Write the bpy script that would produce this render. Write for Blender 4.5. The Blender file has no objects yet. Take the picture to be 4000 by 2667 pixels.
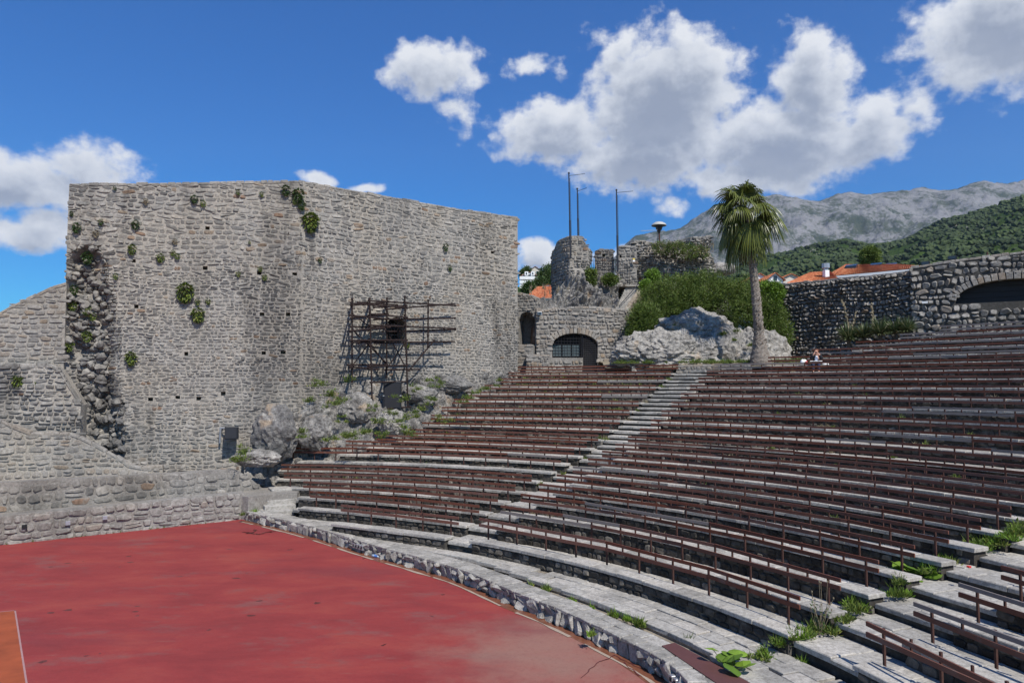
import bpy, math, random, colorsys
from mathutils import Vector, Matrix, noise as mn
random.seed(7)
R_ = random.Random(11)
sc = bpy.context.scene
COL = sc.collection
rad = math.radians
# ------------------------------------------------------------------ camera
F, HOR, EYE = 2800.0, 1498.0, 5.8          # focal length and horizon row for a 4000 px wide picture
PITCH = math.atan2(HOR - 1333.5, F)
cam = bpy.data.cameras.new('camera'); camo = bpy.data.objects.new('camera', cam); COL.objects.link(camo)
cam.sensor_width = 36; cam.lens = F / 4000 * 36
cam.clip_start = 0.1; cam.clip_end = 30000
camo.location = (0, 0, EYE); camo.rotation_euler = (rad(90) + PITCH, 0, 0)
sc.camera = camo
# ------------------------------------------------------------------ light
SUN_AZ, SUN_EL = rad(-60), rad(51)          # azimuth measured from +X
sd = Vector((math.cos(SUN_EL) * math.cos(SUN_AZ), math.cos(SUN_EL) * math.sin(SUN_AZ), math.sin(SUN_EL)))
sun = bpy.data.lights.new('sun', 'SUN'); sun.energy = 5.0; sun.angle = rad(0.5); sun.color = (1, .955, .89)
suno = bpy.data.objects.new('sun', sun); COL.objects.link(suno)
suno.rotation_euler = sd.to_track_quat('Z', 'Y').to_euler()
sc.view_settings.view_transform = 'Standard'; sc.view_settings.look = 'None'
sc.view_settings.exposure = 0.22; sc.view_settings.gamma = 1; sc.view_settings.use_curve_mapping = False
world = bpy.data.worlds.new('World'); sc.world = world; world.use_nodes = True
sc.cycles.max_bounces = 5; sc.cycles.diffuse_bounces = 3; sc.cycles.transparent_max_bounces = 6

class NT:
    """small node builder"""
    def __init__(s, tree): s.t = tree; s.n = tree.nodes; s.l = tree.links
    def node(s, kind, ins=(), **props):
        n = s.n.new(kind)
        for k, v in props.items(): setattr(n, k, v)
        for i, v in (ins.items() if isinstance(ins, dict) else enumerate(ins)):
            if v is None: continue
            if isinstance(v, bpy.types.NodeSocket): s.l.new(v, n.inputs[i])
            else: n.inputs[i].default_value = v
        return n
    def m(s, op, a, b=None, c=None, clamp=False):
        return s.node('ShaderNodeMath', [a, b, c], operation=op, use_clamp=clamp).outputs[0]
    def v(s, op, a, b=None):
        n = s.node('ShaderNodeVectorMath', [a, b], operation=op)
        return n.outputs['Value'] if op in ('LENGTH', 'DOT_PRODUCT') else n.outputs[0]
    def noise(s, vec, scale, detail=3, rough=.55, dist=0, out='Fac'):
        return s.node('ShaderNodeTexNoise', {'Vector': vec, 'Scale': scale, 'Detail': detail, 'Roughness': rough, 'Distortion': dist}).outputs[out]
    def mapr(s, v, a, b, c=0, d=1, smooth=False):
        return s.node('ShaderNodeMapRange', [v, a, b, c, d], interpolation_type='SMOOTHSTEP' if smooth else 'LINEAR').outputs[0]
    def mix(s, f, a, b, blend='MIX'):
        n = s.node('ShaderNodeMix', data_type='RGBA', blend_type=blend)
        for i, v in ((0, f), (6, a), (7, b)):
            if isinstance(v, bpy.types.NodeSocket): s.l.new(v, n.inputs[i])
            elif i: n.inputs[i].default_value = tuple(v) + (1,) if len(v) == 3 else v
            else: n.inputs[i].default_value = v
        return n.outputs[2]
    def ramp(s, f, stops, interp='LINEAR'):
        n = s.node('ShaderNodeValToRGB', [f]); cr = n.color_ramp; cr.interpolation = interp
        while len(cr.elements) < len(stops): cr.elements.new(.5)
        for e, (p, c) in zip(cr.elements, stops): e.position = p; e.color = tuple(c) + (1,)
        return n.outputs[0]

# ------------------------------------------------------------------ sky and clouds (world)
def sky():
    t = NT(world.node_tree); world.node_tree.nodes.clear()
    g = bpy.data.node_groups.new('cloud_field', 'ShaderNodeTree')
    g.interface.new_socket('p', in_out='INPUT', socket_type='NodeSocketVector')
    g.interface.new_socket('d', in_out='OUTPUT', socket_type='NodeSocketFloat')
    q = NT(g); gi = q.node('NodeGroupInput').outputs[0]
    # each cloud: centre azimuth, elevation, half widths (degrees), weight
    def px(u, v):
        dx = (u - 2000) / F; dz = -(v - 1333.5) / F; c, s = math.cos(PITCH), math.sin(PITCH)
        d = Vector((dx, c - dz * s, s + dz * c)).normalized()
        return math.degrees(math.atan2(d.x, d.y)), math.degrees(math.asin(d.z))
    C = [((1690, 275), 4.6, 2.2, 1), ((2180, 520), 6.2, 2.9, 1.05), ((2600, 400), 7.2, 6.0, 1.35), ((2520, 610), 7.5, 3.2, 1.2), ((3180, 330), 3.6, 4.8, 1.0),
         ((3060, 560), 8.2, 3.9, 1.25), ((3400, 520), 4.5, 2.6, .95), ((2900, 690), 5.0, 2.2, .9), ((2430, 180), 3.0, 1.9, .55), ((2080, 265), 3.2, .9, .45), ((1790, 440), 1.7, 1.8, .45),
         ((3560, 430), 2.0, 1.4, .55), ((60, 710), 6.0, 2.2, .95), ((350, 650), 3.6, 1.9, .85), ((150, 900), 4.0, 1.8, .95), ((1240, 700), 2.2, .7, .75), ((1420, 740), 1.6, .6, .6),
         ((3950, 90), 7.5, 4.6, 1.1), ((2110, 1000), 2.6, 1.7, .95), ((2380, 990), 3.0, .9, .6), ((2600, 800), 1.6, .8, .4)]
    cl = [(px(*p), rx, ry, w * 1.06) for p, rx, ry, w in C]
    cl += [((80, 14), 14, 5, 1), ((120, 24), 16, 7, 1), ((170, 12), 20, 5, 1), ((-140, 20), 18, 6, 1), ((-85, 12), 14, 4, 1), ((60, 35), 9, 4, .8), ((-60, 16), 8, 3, .8), ((100, 50), 12, 6, .7)]
    warp = q.v('SUBTRACT', q.noise(gi, .35, 2, .5, out='Color'), (.5, .5, .5))
    wsc = q.v('MULTIPLY', warp, (2.2, 1.6, 0)); p = q.v('ADD', gi, wsc)
    best = None
    for (cx, cy), rx, ry, w in cl:
        e = q.v('LENGTH', q.v('MULTIPLY', q.v('SUBTRACT', p, (cx, cy, 0)), (1 / rx, 1 / ry, 0)))
        val = q.m('MULTIPLY', q.m('SUBTRACT', 1.0, e), w)
        best = val if best is None else q.m('SMOOTH_MAX', best, val, .12)
    n1 = q.noise(q.v('MULTIPLY', gi, (1, 1.25, 0)), .42, 6, .56)
    n2 = q.noise(gi, 1.5, 4, .6)
    d = q.m('ADD', best, q.m('ADD', q.m('MULTIPLY', q.m('SUBTRACT', n1, .5), 1.5), q.m('MULTIPLY', q.m('SUBTRACT', n2, .5), .30)))
    q.l.new(d, q.node('NodeGroupOutput').inputs[0])
    D = t.node('ShaderNodeTexCoord').outputs['Generated']
    sp = t.node('ShaderNodeSeparateXYZ', [D])
    az = t.m('MULTIPLY', t.m('ARCTAN2', sp.outputs[0], sp.outputs[1]), 57.2958)
    el = t.m('MULTIPLY', t.m('ARCSINE', sp.outputs[2]), 57.2958)
    P = t.node('ShaderNodeCombineXYZ', [az, el, 0]).outputs[0]
    def field(off):
        n = t.node('ShaderNodeGroup'); n.node_tree = g
        t.l.new(t.v('ADD', P, off), n.inputs[0]); return n.outputs[0]
    d0 = field((0, 0, 0)); d1 = field((.5, 1.3, 0))
    alpha = t.mapr(d0, -.02, .5, 0, .98, True)
    dark = t.m('ADD', t.m('MULTIPLY', t.mapr(d1, .0, 1.0, 0, 1), .72), t.m('MULTIPLY', t.mapr(d0, .3, 1.1, 0, 1), .2), clamp=True)
    ccol = t.ramp(dark, [(0, (.94, .95, .96)), (.35, (.72, .75, .80)), (.75, (.40, .44, .52)), (1, (.30, .34, .43))])
    skyn = t.node('ShaderNodeTexSky', sky_type='NISHITA', sun_disc=False, sun_elevation=SUN_EL, sun_rotation=rad(90) - SUN_AZ, altitude=0, air_density=1.0, dust_density=.25, ozone_density=3.2)
    SK = .095
    # deepen the blue of the clear part slightly (polarised look of the photograph)
    hs = t.node('ShaderNodeHueSaturation', {'Saturation': 1.35, 'Value': 1.0, 'Color': skyn.outputs[0]}).outputs[0]
    hs = t.mix(1.0, hs, (.25, .83, 1.20), 'MULTIPLY')
    cc = t.node('ShaderNodeVectorMath', [ccol, (.86 / SK,) * 3], operation='MULTIPLY').outputs[0]
    up = t.mapr(sp.outputs[2], -.02, .02, 0, 1)
    col = t.mix(t.m('MULTIPLY', alpha, up), hs, cc)
    bg = t.node('ShaderNodeBackground', {'Color': col, 'Strength': SK})
    t.l.new(bg.outputs[0], t.node('ShaderNodeOutputWorld').inputs[0])
sky()

# ------------------------------------------------------------------ helpers
def ray(u, v):
    dx = (u - 2000) / F; dz = -(v - 1333.5) / F; c, s = math.cos(PITCH), math.sin(PITCH)
    return Vector((dx, c - dz * s, s + dz * c))
def at(u, v, Y):
    d = ray(u, v); return Vector((0, 0, EYE)) + d * (Y / d.y)
def atz(u, v, z):
    d = ray(u, v); return Vector((0, 0, EYE)) + d * ((z - EYE) / d.z)
def onplane(u, v, p0, n):
    d = ray(u, v); o = Vector((0, 0, EYE)); return o + d * ((p0 - o).dot(n) / d.dot(n))
def fb(x, y, z=0, s=1.0, o=3):
    return mn.fractal(Vector((x * s, y * s, z * s)), 1.0, 2.0, o)
def lerp(a, b, t): return a + (b - a) * t
def interp(x, pts):
    if x <= pts[0][0]: return pts[0][1]
    for (a, b), (c, d) in zip(pts, pts[1:]):
        if x <= c: return lerp(b, d, (x - a) / (c - a))
    return pts[-1][1]

class MB:
    def __init__(s): s.v = []; s.f = []; s.t = []
    def add(s, vs, fs, tint=.5):
        o = len(s.v); s.v.extend(vs); s.f.extend([tuple(i + o for i in f) for f in fs]); s.t.extend([tint] * len(fs))
    def quad(s, a, b, c, d, tint=.5): s.add([a, b, c, d], [(0, 1, 2, 3)], tint)
    def box(s, c, size, rot=0, tint=.5, ch=0.0):
        hx, hy, hz = size[0] / 2, size[1] / 2, size[2] / 2; cr, sr = math.cos(rot), math.sin(rot)
        def P(x, y, z): return (c[0] + x * cr - y * sr, c[1] + x * sr + y * cr, c[2] + z)
        b = [P(-hx, -hy, -hz), P(hx, -hy, -hz), P(hx, hy, -hz), P(-hx, hy, -hz)]; t = [P(-hx, -hy, hz), P(hx, -hy, hz), P(hx, hy, hz), P(-hx, hy, hz)]
        s.block(b, t, tint, ch)
    def block(s, b, t, tint=.5, ch=0.0):
        """b, t: four corners below and above, same winding (ccw from above)"""
        b = [Vector(x) for x in b]; t = [Vector(x) for x in t]
        if not ch:
            s.add(b + t, [(3, 2, 1, 0), (4, 5, 6, 7), (0, 1, 5, 4), (1, 2, 6, 5), (2, 3, 7, 6), (3, 0, 4, 7)], tint); return
        cen = sum(t, Vector()) / 4; up = (cen - sum(b, Vector()) / 4).normalized()
        m = [x - up * ch for x in t]
        i = [x + (cen - x).normalized() * ch * 1.3 for x in t]
        fs = [(3, 2, 1, 0), (8, 9, 10, 11)]
        for k in range(4):
            n = (k + 1) % 4; fs += [(k, n, n + 4, k + 4), (k + 4, n + 4, n + 8, k + 8)]
        s.add(b + m + i, fs, tint)
    def tube(s, a, b, r, n=6, r2=None, tint=.5, caps=True):
        a, b = Vector(a), Vector(b); d = (b - a)
        if d.length < 1e-6: return
        q = d.to_track_quat('Z', 'Y'); r2 = r if r2 is None else r2; vs = []
        for p, rr in ((a, r), (b, r2)):
            for k in range(n):
                w = k * 2 * math.pi / n; vs.append(p + q @ Vector((rr * math.cos(w), rr * math.sin(w), 0)))
        fs = [(k, (k + 1) % n, n + (k + 1) % n, n + k) for k in range(n)]
        if caps: fs += [tuple(range(n - 1, -1, -1)), tuple(range(n, 2 * n))]
        s.add(vs, fs, tint)
    def mesh(s, name, mat, smooth=False):
        me = bpy.data.meshes.new(name); me.from_pydata([tuple(x) for x in s.v], [], s.f)
        at_ = me.attributes.new('tint', 'FLOAT', 'FACE'); at_.data.foreach_set('value', s.t)
        if mat: me.materials.append(mat)
        if smooth: me.polygons.foreach_set('use_smooth', [True] * len(me.polygons))
        return me
    def build(s, name, mat, parent=None, smooth=False, **kw):
        return link(name, s.mesh(name, mat, smooth), parent, **kw)
def link(name, me, parent=None, label=None, cat=None, group=None, kind=None, loc=None):
    o = bpy.data.objects.new(name, me); COL.objects.link(o)
    if loc is not None: o.location = loc
    if parent is not None:
        o.parent = parent; o.matrix_parent_inverse = Matrix.Translation(-Vector(parent.location)) if parent.rotation_euler.z == 0 else Matrix.Identity(4)
    tag(o, label, cat, group, kind); return o
def tag(o, label=None, cat=None, group=None, kind=None):
    if label: o['label'] = label
    if cat: o['category'] = cat
    if group: o['group'] = group
    if kind: o['kind'] = kind
    return o
def thing(name, label, cat, loc=(0, 0, 0), group=None):
    o = bpy.data.objects.new(name, None); COL.objects.link(o); o.location = loc; o.empty_display_size = .2
    return tag(o, label, cat, group)
ORD = 'first second third fourth fifth sixth seventh eighth ninth tenth eleventh twelfth thirteenth fourteenth fifteenth sixteenth seventeenth eighteenth nineteenth twentieth twenty-first twenty-second twenty-third twenty-fourth twenty-fifth'.split()

# ------------------------------------------------------------------ materials
def newmat(name, spec=.25):
    m = bpy.data.materials.new(name); m.use_nodes = True; t = NT(m.node_tree)
    b = m.node_tree.nodes['Principled BSDF']; b.inputs['Specular IOR Level'].default_value = spec
    return m, t, b
def plain(name, col, rough=.6, metal=0, var=.15, scale=6, bump=.0, emit=None):
    m, t, b = newmat(name, .4)
    pos = t.node('ShaderNodeNewGeometry').outputs['Position']
    n = t.noise(pos, scale, 4)
    c = t.mix(n, tuple(x * (1 - var) for x in col), tuple(min(1, x * (1 + var)) for x in col))
    t.l.new(c, b.inputs['Base Color']); b.inputs['Roughness'].default_value = rough; b.inputs['Metallic'].default_value = metal
    if bump:
        t.l.new(t.node('ShaderNodeBump', {'Strength': bump, 'Distance': .02, 'Height': t.noise(pos, scale * 4, 4)}).outputs[0], b.inputs['Normal'])
    return m
def stonemat(name, stops, stain=.5, fine=9, stain_scale=(.22, .22, .05), bump=.55, bd=.035, lich=.35, gain=1.0):
    """stops: ramp over the per-stone tint value"""
    m, t, b = newmat(name, .15); b.inputs['Roughness'].default_value = .92
    pos = t.node('ShaderNodeNewGeometry').outputs['Position']
    tint = t.node('ShaderNodeAttribute', attribute_name='tint').outputs['Fac']
    base = t.ramp(tint, [(p, tuple(x * gain for x in c)) for p, c in stops])
    n1 = t.noise(pos, fine, 5, .65); n2 = t.noise(pos, fine * .28, 4, .6); n3 = t.noise(pos, fine * 3.5, 3, .6)
    c = t.mix(t.mapr(n1, .3, .72, 0, 1), base, t.mix(1.0, base, (.47, .46, .45), 'MULTIPLY'))
    c = t.mix(t.mapr(n2, .52, .74, 0, lich * 1.6, True), c, (.46 * gain, .43 * gain, .38 * gain))
    c = t.mix(t.mapr(n3, .54, .72, 0, .6), c, (.07, .068, .065))
    st = t.noise(t.v('MULTIPLY', pos, stain_scale), 1.6, 5, .62)
    c = t.mix(t.mapr(st, .46, .66, 0, stain, True), c, t.mix(1.0, c, (.40, .40, .41), 'MULTIPLY'))
    if stain_scale[2] < .1:
        st2 = t.noise(t.v('MULTIPLY', t.v('ADD', pos, (40, 9, 0)), (.75, .75, .10)), 1.3, 5, .6); c = t.mix(t.mapr(st2, .55, .72, 0, stain * .9, True), c, t.mix(1.0, c, (.36, .36, .37), 'MULTIPLY'))
        wm = t.noise(pos, .35, 4, .6); c = t.mix(t.mapr(wm, .42, .62, 0, .8, True), c, t.mix(1.0, c, (1.04, 1.01, .96), 'MULTIPLY'))
    t.l.new(c, b.inputs['Base Color'])
    h = t.m('ADD', t.m('MULTIPLY', n1, .6), t.m('MULTIPLY', n3, .4))
    t.l.new(t.node('ShaderNodeBump', {'Strength': bump, 'Distance': bd, 'Height': h}).outputs[0], b.inputs['Normal'])
    return m
GREY = [(0, (.18, .18, .18)), (.25, (.27, .268, .26)), (.5, (.33, .325, .31)), (.72, (.39, .38, .36)), (.86, (.46, .445, .415)), (.93, (.34, .28, .22)), (1, (.28, .19, .14))]
M = {}
GREY = [(p, (c[0] * 1.07, c[1] * 1.03, c[2] * .97)) for p, c in GREY]
M['wall_stone'] = stonemat('wall_stone', GREY, .72, gain=.93)
M['mortar'] = stonemat('lime_mortar', [(0, (.46, .425, .37)), (1, (.46, .425, .37))], .5, 14, bump=.8, lich=.2, gain=.98)
M['pale_stone'] = stonemat('pale_limestone', [(0, (.30, .285, .26)), (.5, (.42, .395, .355)), (1, (.38, .30, .22))], .45, gain=.92)
M['mortar_grey'] = stonemat('grey_mortar', [(0, (.33, .31, .28)), (1, (.33, .31, .28))], .4, 14, bump=.8, lich=.2)  # greyer, darker mortar than the lime mortar
M['dark_stone'] = stonemat('dark_rubble', [(0, (.20, .19, .175)), (.5, (.33, .31, .285)), (.85, (.45, .42, .38)), (1, (.30, .21, .15))], .55, lich=.3)
M['dark_mortar'] = stonemat('dark_joint', [(0, (.10, .095, .085)), (1, (.10, .095, .085))], .3, 14, lich=.05)
def rockmat():
    m = stonemat('limestone_rock', [(0, (.24, .232, .22)), (1, (.48, .45, .40))], .75, 5.0, (.7, .7, .5), bump=1.0, bd=.14, lich=.6)
    t = NT(m.node_tree); b = m.node_tree.nodes['Principled BSDF']; src = b.inputs['Base Color'].links[0].from_socket
    pos = t.node('ShaderNodeNewGeometry').outputs['Position']
    vo = t.node('ShaderNodeTexVoronoi', {'Vector': t.v('ADD', pos, t.v('MULTIPLY', t.noise(pos, 2, 4, out='Color'), (.7, .7, .7))), 'Scale': 1.7}, feature='DISTANCE_TO_EDGE').outputs[0]
    c = t.mix(t.mapr(vo, 0, .035, .75, 0), src, (.06, .055, .05)); n = t.noise(pos, 1.1, 5, .7)
    c = t.mix(t.mapr(n, .56, .68, 0, .6, True), c, (.11, .11, .11)); c = t.mix(t.mapr(t.noise(pos, .9, 4), .60, .7, 0, .5, True), c, (.45, .33, .21))
    t.l.new(c, b.inputs['Base Color']); return m
M['rock'] = rockmat()
M['paving'] = stonemat('paving_stone', [(0, (.40, .38, .34)), (.6, (.50, .475, .425)), (1, (.58, .54, .475))], .35, 10, (.5, .5, .5), bump=.6, bd=.025, gain=1.0)
M['bedding'] = stonemat('sandy_bedding', [(0, (.36, .31, .24)), (1, (.36, .31, .24))], .5, 12, (.5, .5, .5), bump=.5, lich=.1)
M['riser'] = stonemat('riser_rubble', [(0, (.045, .041, .036)), (.5, (.085, .077, .066)), (.85, (.15, .134, .112)), (1, (.26, .235, .20))], .5, 9, lich=.12)  # albedo kept very low so the seat fronts read as deep shade
M['kerb'] = stonemat('kerb_stone', [(0, (.36, .34, .30)), (.6, (.46, .435, .385)), (1, (.53, .495, .44))], .4, 8, (.6, .6, .9), bump=.9, bd=.05)
def woodmat(name, cols, grey=.0):
    m, t, b = newmat(name, .3); b.inputs['Roughness'].default_value = .62
    pos = t.node('ShaderNodeNewGeometry').outputs['Position']
    tint = t.node('ShaderNodeAttribute', attribute_name='tint').outputs['Fac']
    n = t.noise(t.v('MULTIPLY', pos, (2, 2, 22)), 3, 5, .7)
    c = t.mix(n, cols[0], cols[1]); c = t.mix(tint, c, t.mix(n, cols[2], cols[3]))
    n2 = t.noise(pos, 3.5, 4)
    c = t.mix(t.mapr(n2, .55, .75, 0, .5), c, cols[2])
    t.l.new(c, b.inputs['Base Color'])
    t.l.new(t.node('ShaderNodeBump', {'Strength': .4, 'Distance': .01, 'Height': n}).outputs[0], b.inputs['Normal'])
    return m
M['board'] = woodmat('red_brown_timber', [(.085, .024, .012), (.17, .050, .024), (.16, .13, .115), (.24, .21, .19)])
M['rust'] = plain('rusty_steel', (.075, .035, .026), .75, .2, .5, 14)
M['scaf'] = plain('scaffold_rust', (.024, .013, .011), .8, .2, .5, 9)
M['iron'] = plain('painted_iron', (.035, .035, .04), .5, .3, .2)
M['black'] = plain('black_plastic', (.012, .013, .016), .45, 0, .3)
M['dark'] = plain('dark_interior', (.012, .013, .014), .9)  # near-black, stands in for the unlit inside of openings
M['white'] = plain('white_render', (.78, .78, .76), .85, 0, .05, .5)
M['cream'] = plain('cream_render', (.55, .50, .42), .85, 0, .08, .5)
M['steel'] = plain('galvanised_steel', (.45, .46, .47), .45, .7, .1)
M['blueglass'] = plain('blue_glass', (.05, .30, .42), .15, 0, .1, .5)
M['glass'] = plain('window_glass', (.03, .04, .05), .08, 0, .2, .5)
M['pane'] = plain('dusty_glass', (.075, .09, .095), .15, 0, .3, 2)
def leafmat(name, a, b_, c_=None, rough=.55, trans=.25):
    m, t, b = newmat(name, .35); b.inputs['Roughness'].default_value = rough
    tint = t.node('ShaderNodeAttribute', attribute_name='tint').outputs['Fac']
    c = t.ramp(tint, [(0, a), (.85, b_), (1, c_ or b_)])
    t.l.new(c, b.inputs['Base Color'])
    tr = t.node('ShaderNodeBsdfTranslucent'); t.l.new(t.mix(.5, c, (.3, .4, .05), 'MIX') if False else c, tr.inputs[0])
    mx = t.node('ShaderNodeMixShader', [trans]); t.l.new(b.outputs[0], mx.inputs[1]); t.l.new(tr.outputs[0], mx.inputs[2])
    t.l.new(mx.outputs[0], m.node_tree.nodes['Material Output'].inputs[0])
    return m
M['leaf'] = leafmat('shrub_leaf', (.06, .10, .016), (.165, .225, .045), (.26, .26, .10))
M['weed'] = leafmat('weed_leaf', (.06, .095, .018), (.17, .225, .04), (.34, .33, .08))
M['dkleaf'] = leafmat('dark_leaf', (.03, .06, .014), (.07, .12, .025))
M['ivy'] = leafmat('bright_ivy', (.10, .18, .02), (.20, .32, .035))
M['tree'] = leafmat('tree_leaf', (.035, .065, .015), (.085, .13, .03))
M['frond'] = leafmat('palm_frond', (.05, .07, .014), (.19, .21, .045), (.34, .30, .10), .32, .2)
M['dryfrond'] = leafmat('dry_palm_frond', (.15, .115, .075), (.30, .24, .17), None, .8, .1)
M['yucca'] = leafmat('yucca_leaf', (.05, .08, .03), (.16, .19, .08), (.35, .30, .20), .5, .1)
M['dry'] = leafmat('dry_grass', (.18, .14, .09), (.32, .27, .17), None, .9, .1)
M['bark'] = plain('grey_bark', (.10, .08, .065), .95, 0, .4, 8, .6)

def stagemat():
    m, t, b = newmat('red_painted_floor', .3)
    pos = t.node('ShaderNodeNewGeometry').outputs['Position']
    sp = t.node('ShaderNodeSeparateXYZ', [pos])
    n = t.noise(t.v('MULTIPLY', pos, (.6, 1.2, 1)), .7, 6, .62, .3)
    c = t.ramp(n, [(.25, (.175, .024, .024)), (.5, (.245, .034, .031)), (.75, (.30, .055, .040))])
    g = t.noise(t.v('MULTIPLY', pos, (.7, 1.3, 1)), .8, 6, .7)
    c = t.mix(t.mapr(g, .52, .72, 0, .62, True), c, (.17, .085, .075))
    g2 = t.noise(t.v('MULTIPLY', t.v('ADD', pos, (31, 7, 0)), (.6, 2.6, 1)), 1.6, 6, .72)
    c = t.mix(t.mapr(g2, .60, .76, 0, .4, True), c, (.24, .13, .10))
    # worn pinkish grey area by the kerb near the camera
    dx = t.v('LENGTH', t.v('MULTIPLY', t.v('SUBTRACT', pos, (1.0, 15.4, 0)), (.30, .26, 0)))
    wear = t.m('ADD', t.m('SUBTRACT', 1.0, dx), t.m('MULTIPLY', t.m('SUBTRACT', t.noise(pos, .8, 5, .65), .5), 1.3))
    c = t.mix(t.mapr(wear, .0, .9, 0, .8, True), c, (.26, .150, .112))
    dk = t.noise(t.v('MULTIPLY', t.v('ADD', pos, (3, 17, 0)), (.35, .9, 1)), .45, 4, .6)
    c = t.mix(t.mapr(dk, .55, .72, 0, .5, True), c, (.15, .03, .035))
    # small dark puddle spots
    vo = t.node('ShaderNodeTexVoronoi', {'Vector': t.v('ADD', t.v('MULTIPLY', pos, (.8, 1.1, 0)), t.v('MULTIPLY', t.noise(pos, 4, 2, out='Color'), (.25, .25, 0))), 'Scale': 1.6})
    keep = t.m('GREATER_THAN', t.noise(pos, .35, 2), .56)
    spot = t.m('MULTIPLY', t.m('LESS_THAN', vo.outputs['Distance'], .13), keep)
    c = t.mix(spot, c, (.10, .02, .02))
    gr = t.noise(pos, 14, 5, .75); c = t.mix(t.mapr(gr, .50, .72, 0, .35), c, (.13, .03, .03)); sp2 = t.noise(pos, 60, 2); c = t.mix(t.mapr(sp2, .6, .75, 0, .25), c, (.5, .25, .22))
    t.l.new(c, b.inputs['Base Color'])
    t.l.new(t.m('SUBTRACT', t.mapr(n, .3, .7, .85, .6), t.m('MULTIPLY', spot, .4)), b.inputs['Roughness'])
    t.l.new(t.node('ShaderNodeBump', {'Strength': .12, 'Distance': .01, 'Height': t.noise(pos, 25, 4)}).outputs[0], b.inputs['Normal'])
    return m
M['stage'] = stagemat()
M['orange'] = plain('orange_painted_floor', (.28, .062, .02), .7, 0, .45, 2.5)
M['line'] = plain('faded_white_line', (.33, .19, .18), .8, 0, .2, 5)
M['soil'] = plain('brown_soil', (.16, .08, .045), .95, 0, .5, 6, .5)
M['earth'] = plain('dry_earth', (.20, .17, .12), .95, 0, .35, .6, .4)
M['wet'] = plain('wet_rusty_gutter', (.17, .065, .035), .35, 0, .6, 5)
M['sand'] = plain('cement_edge', (.33, .26, .20), .9, 0, .25, 7, .3)

def rdir(r):
    while True:
        v = Vector((r.uniform(-1, 1), r.uniform(-1, 1), r.uniform(-1, 1)))
        if .05 < v.length < 1: return v.normalized()
# ------------------------------------------------------------------ rubble masonry
class Path:
    def __init__(s, pts):
        s.p = [Vector((x[0], x[1])) for x in pts]; s.L = [0]
        for a, b in zip(s.p, s.p[1:]): s.L.append(s.L[-1] + (b - a).length)
        s.len = s.L[-1]
    def __call__(s, x, off=0.0):
        i = 0
        while i < len(s.p) - 2 and x > s.L[i + 1]: i += 1
        a, b = s.p[i], s.p[i + 1]; d = (b - a).normalized(); q = a + d * (x - s.L[i]); n = Vector((d.y, -d.x))
        # smooth the normal close to corners so neighbouring faces meet
        return Vector((q.x + n.x * off, q.y + n.y * off)), d, n
def stone(mb, cs, zs, hw, hh, fn, prot, rnd, tint, square=.5, tilt=.25, rot=0):
    """one stone: fn(s, z, off) -> Vector; superellipse ring + shoulder + crown"""
    n = 8; vs = []
    jit = [rnd.uniform(.82, 1.14) for _ in range(n)]
    e = .42 + .3 * (1 - square)
    ring = []
    for k in range(n):
        w = (k + .5) * 2 * math.pi / n
        c, s_ = math.cos(w), math.sin(w)
        x = math.copysign(abs(c) ** e, c) * hw * jit[k]; y = math.copysign(abs(s_) ** e, s_) * hh * jit[k]
        ring.append((x, y))
    ra = rnd.uniform(-1, 1) * (.12 + max(0, tilt - .3) * 1.1); cra, sra = math.cos(ra), math.sin(ra); ring = [(x * cra - y * sra, x * sra + y * cra) for x, y in ring]
    tx, ty = rnd.uniform(-tilt, tilt) * 1.3, rnd.uniform(-tilt, tilt) * 1.3
    for x, y in ring: vs.append(fn(cs + x, zs + y, -.05))
    for x, y in ring:
        q = prot * rnd.uniform(.55, .95) * (1 + tx * x / hw + ty * y / hh); vs.append(fn(cs + x * .93, zs + y * .9, q))
    for x, y in ring:
        q = prot * rnd.uniform(.9, 1.2) * (1 + tx * x / hw + ty * y / hh); vs.append(fn(cs + x * .66, zs + y * .62, q))
    fs = []
    for k in range(n):
        j = (k + 1) % n; fs += [(k, j, n + j, n + k), (n + k, n + j, 2 * n + j, 2 * n + k)]
    fs.append(tuple(range(2 * n, 3 * n)))
    mb.append((vs, fs, tint, hw * hh))
def emit_stones(st, parent, mat, top=300, name='stone', smooth=False, rank=None):
    st.sort(key=rank or (lambda a: -a[3]))
    for vs, fs, tint, _ in st[:top]:
        b = MB(); b.add(vs, fs, tint); b.build(name, mat, parent, smooth)
    if len(st) > top:
        b = MB()
        for vs, fs, tint, _ in st[top:]: b.add(vs, fs, tint)
        b.build('small_' + name + 's' if not name.endswith('s') else name, mat, parent, smooth, kind='stuff')
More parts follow.
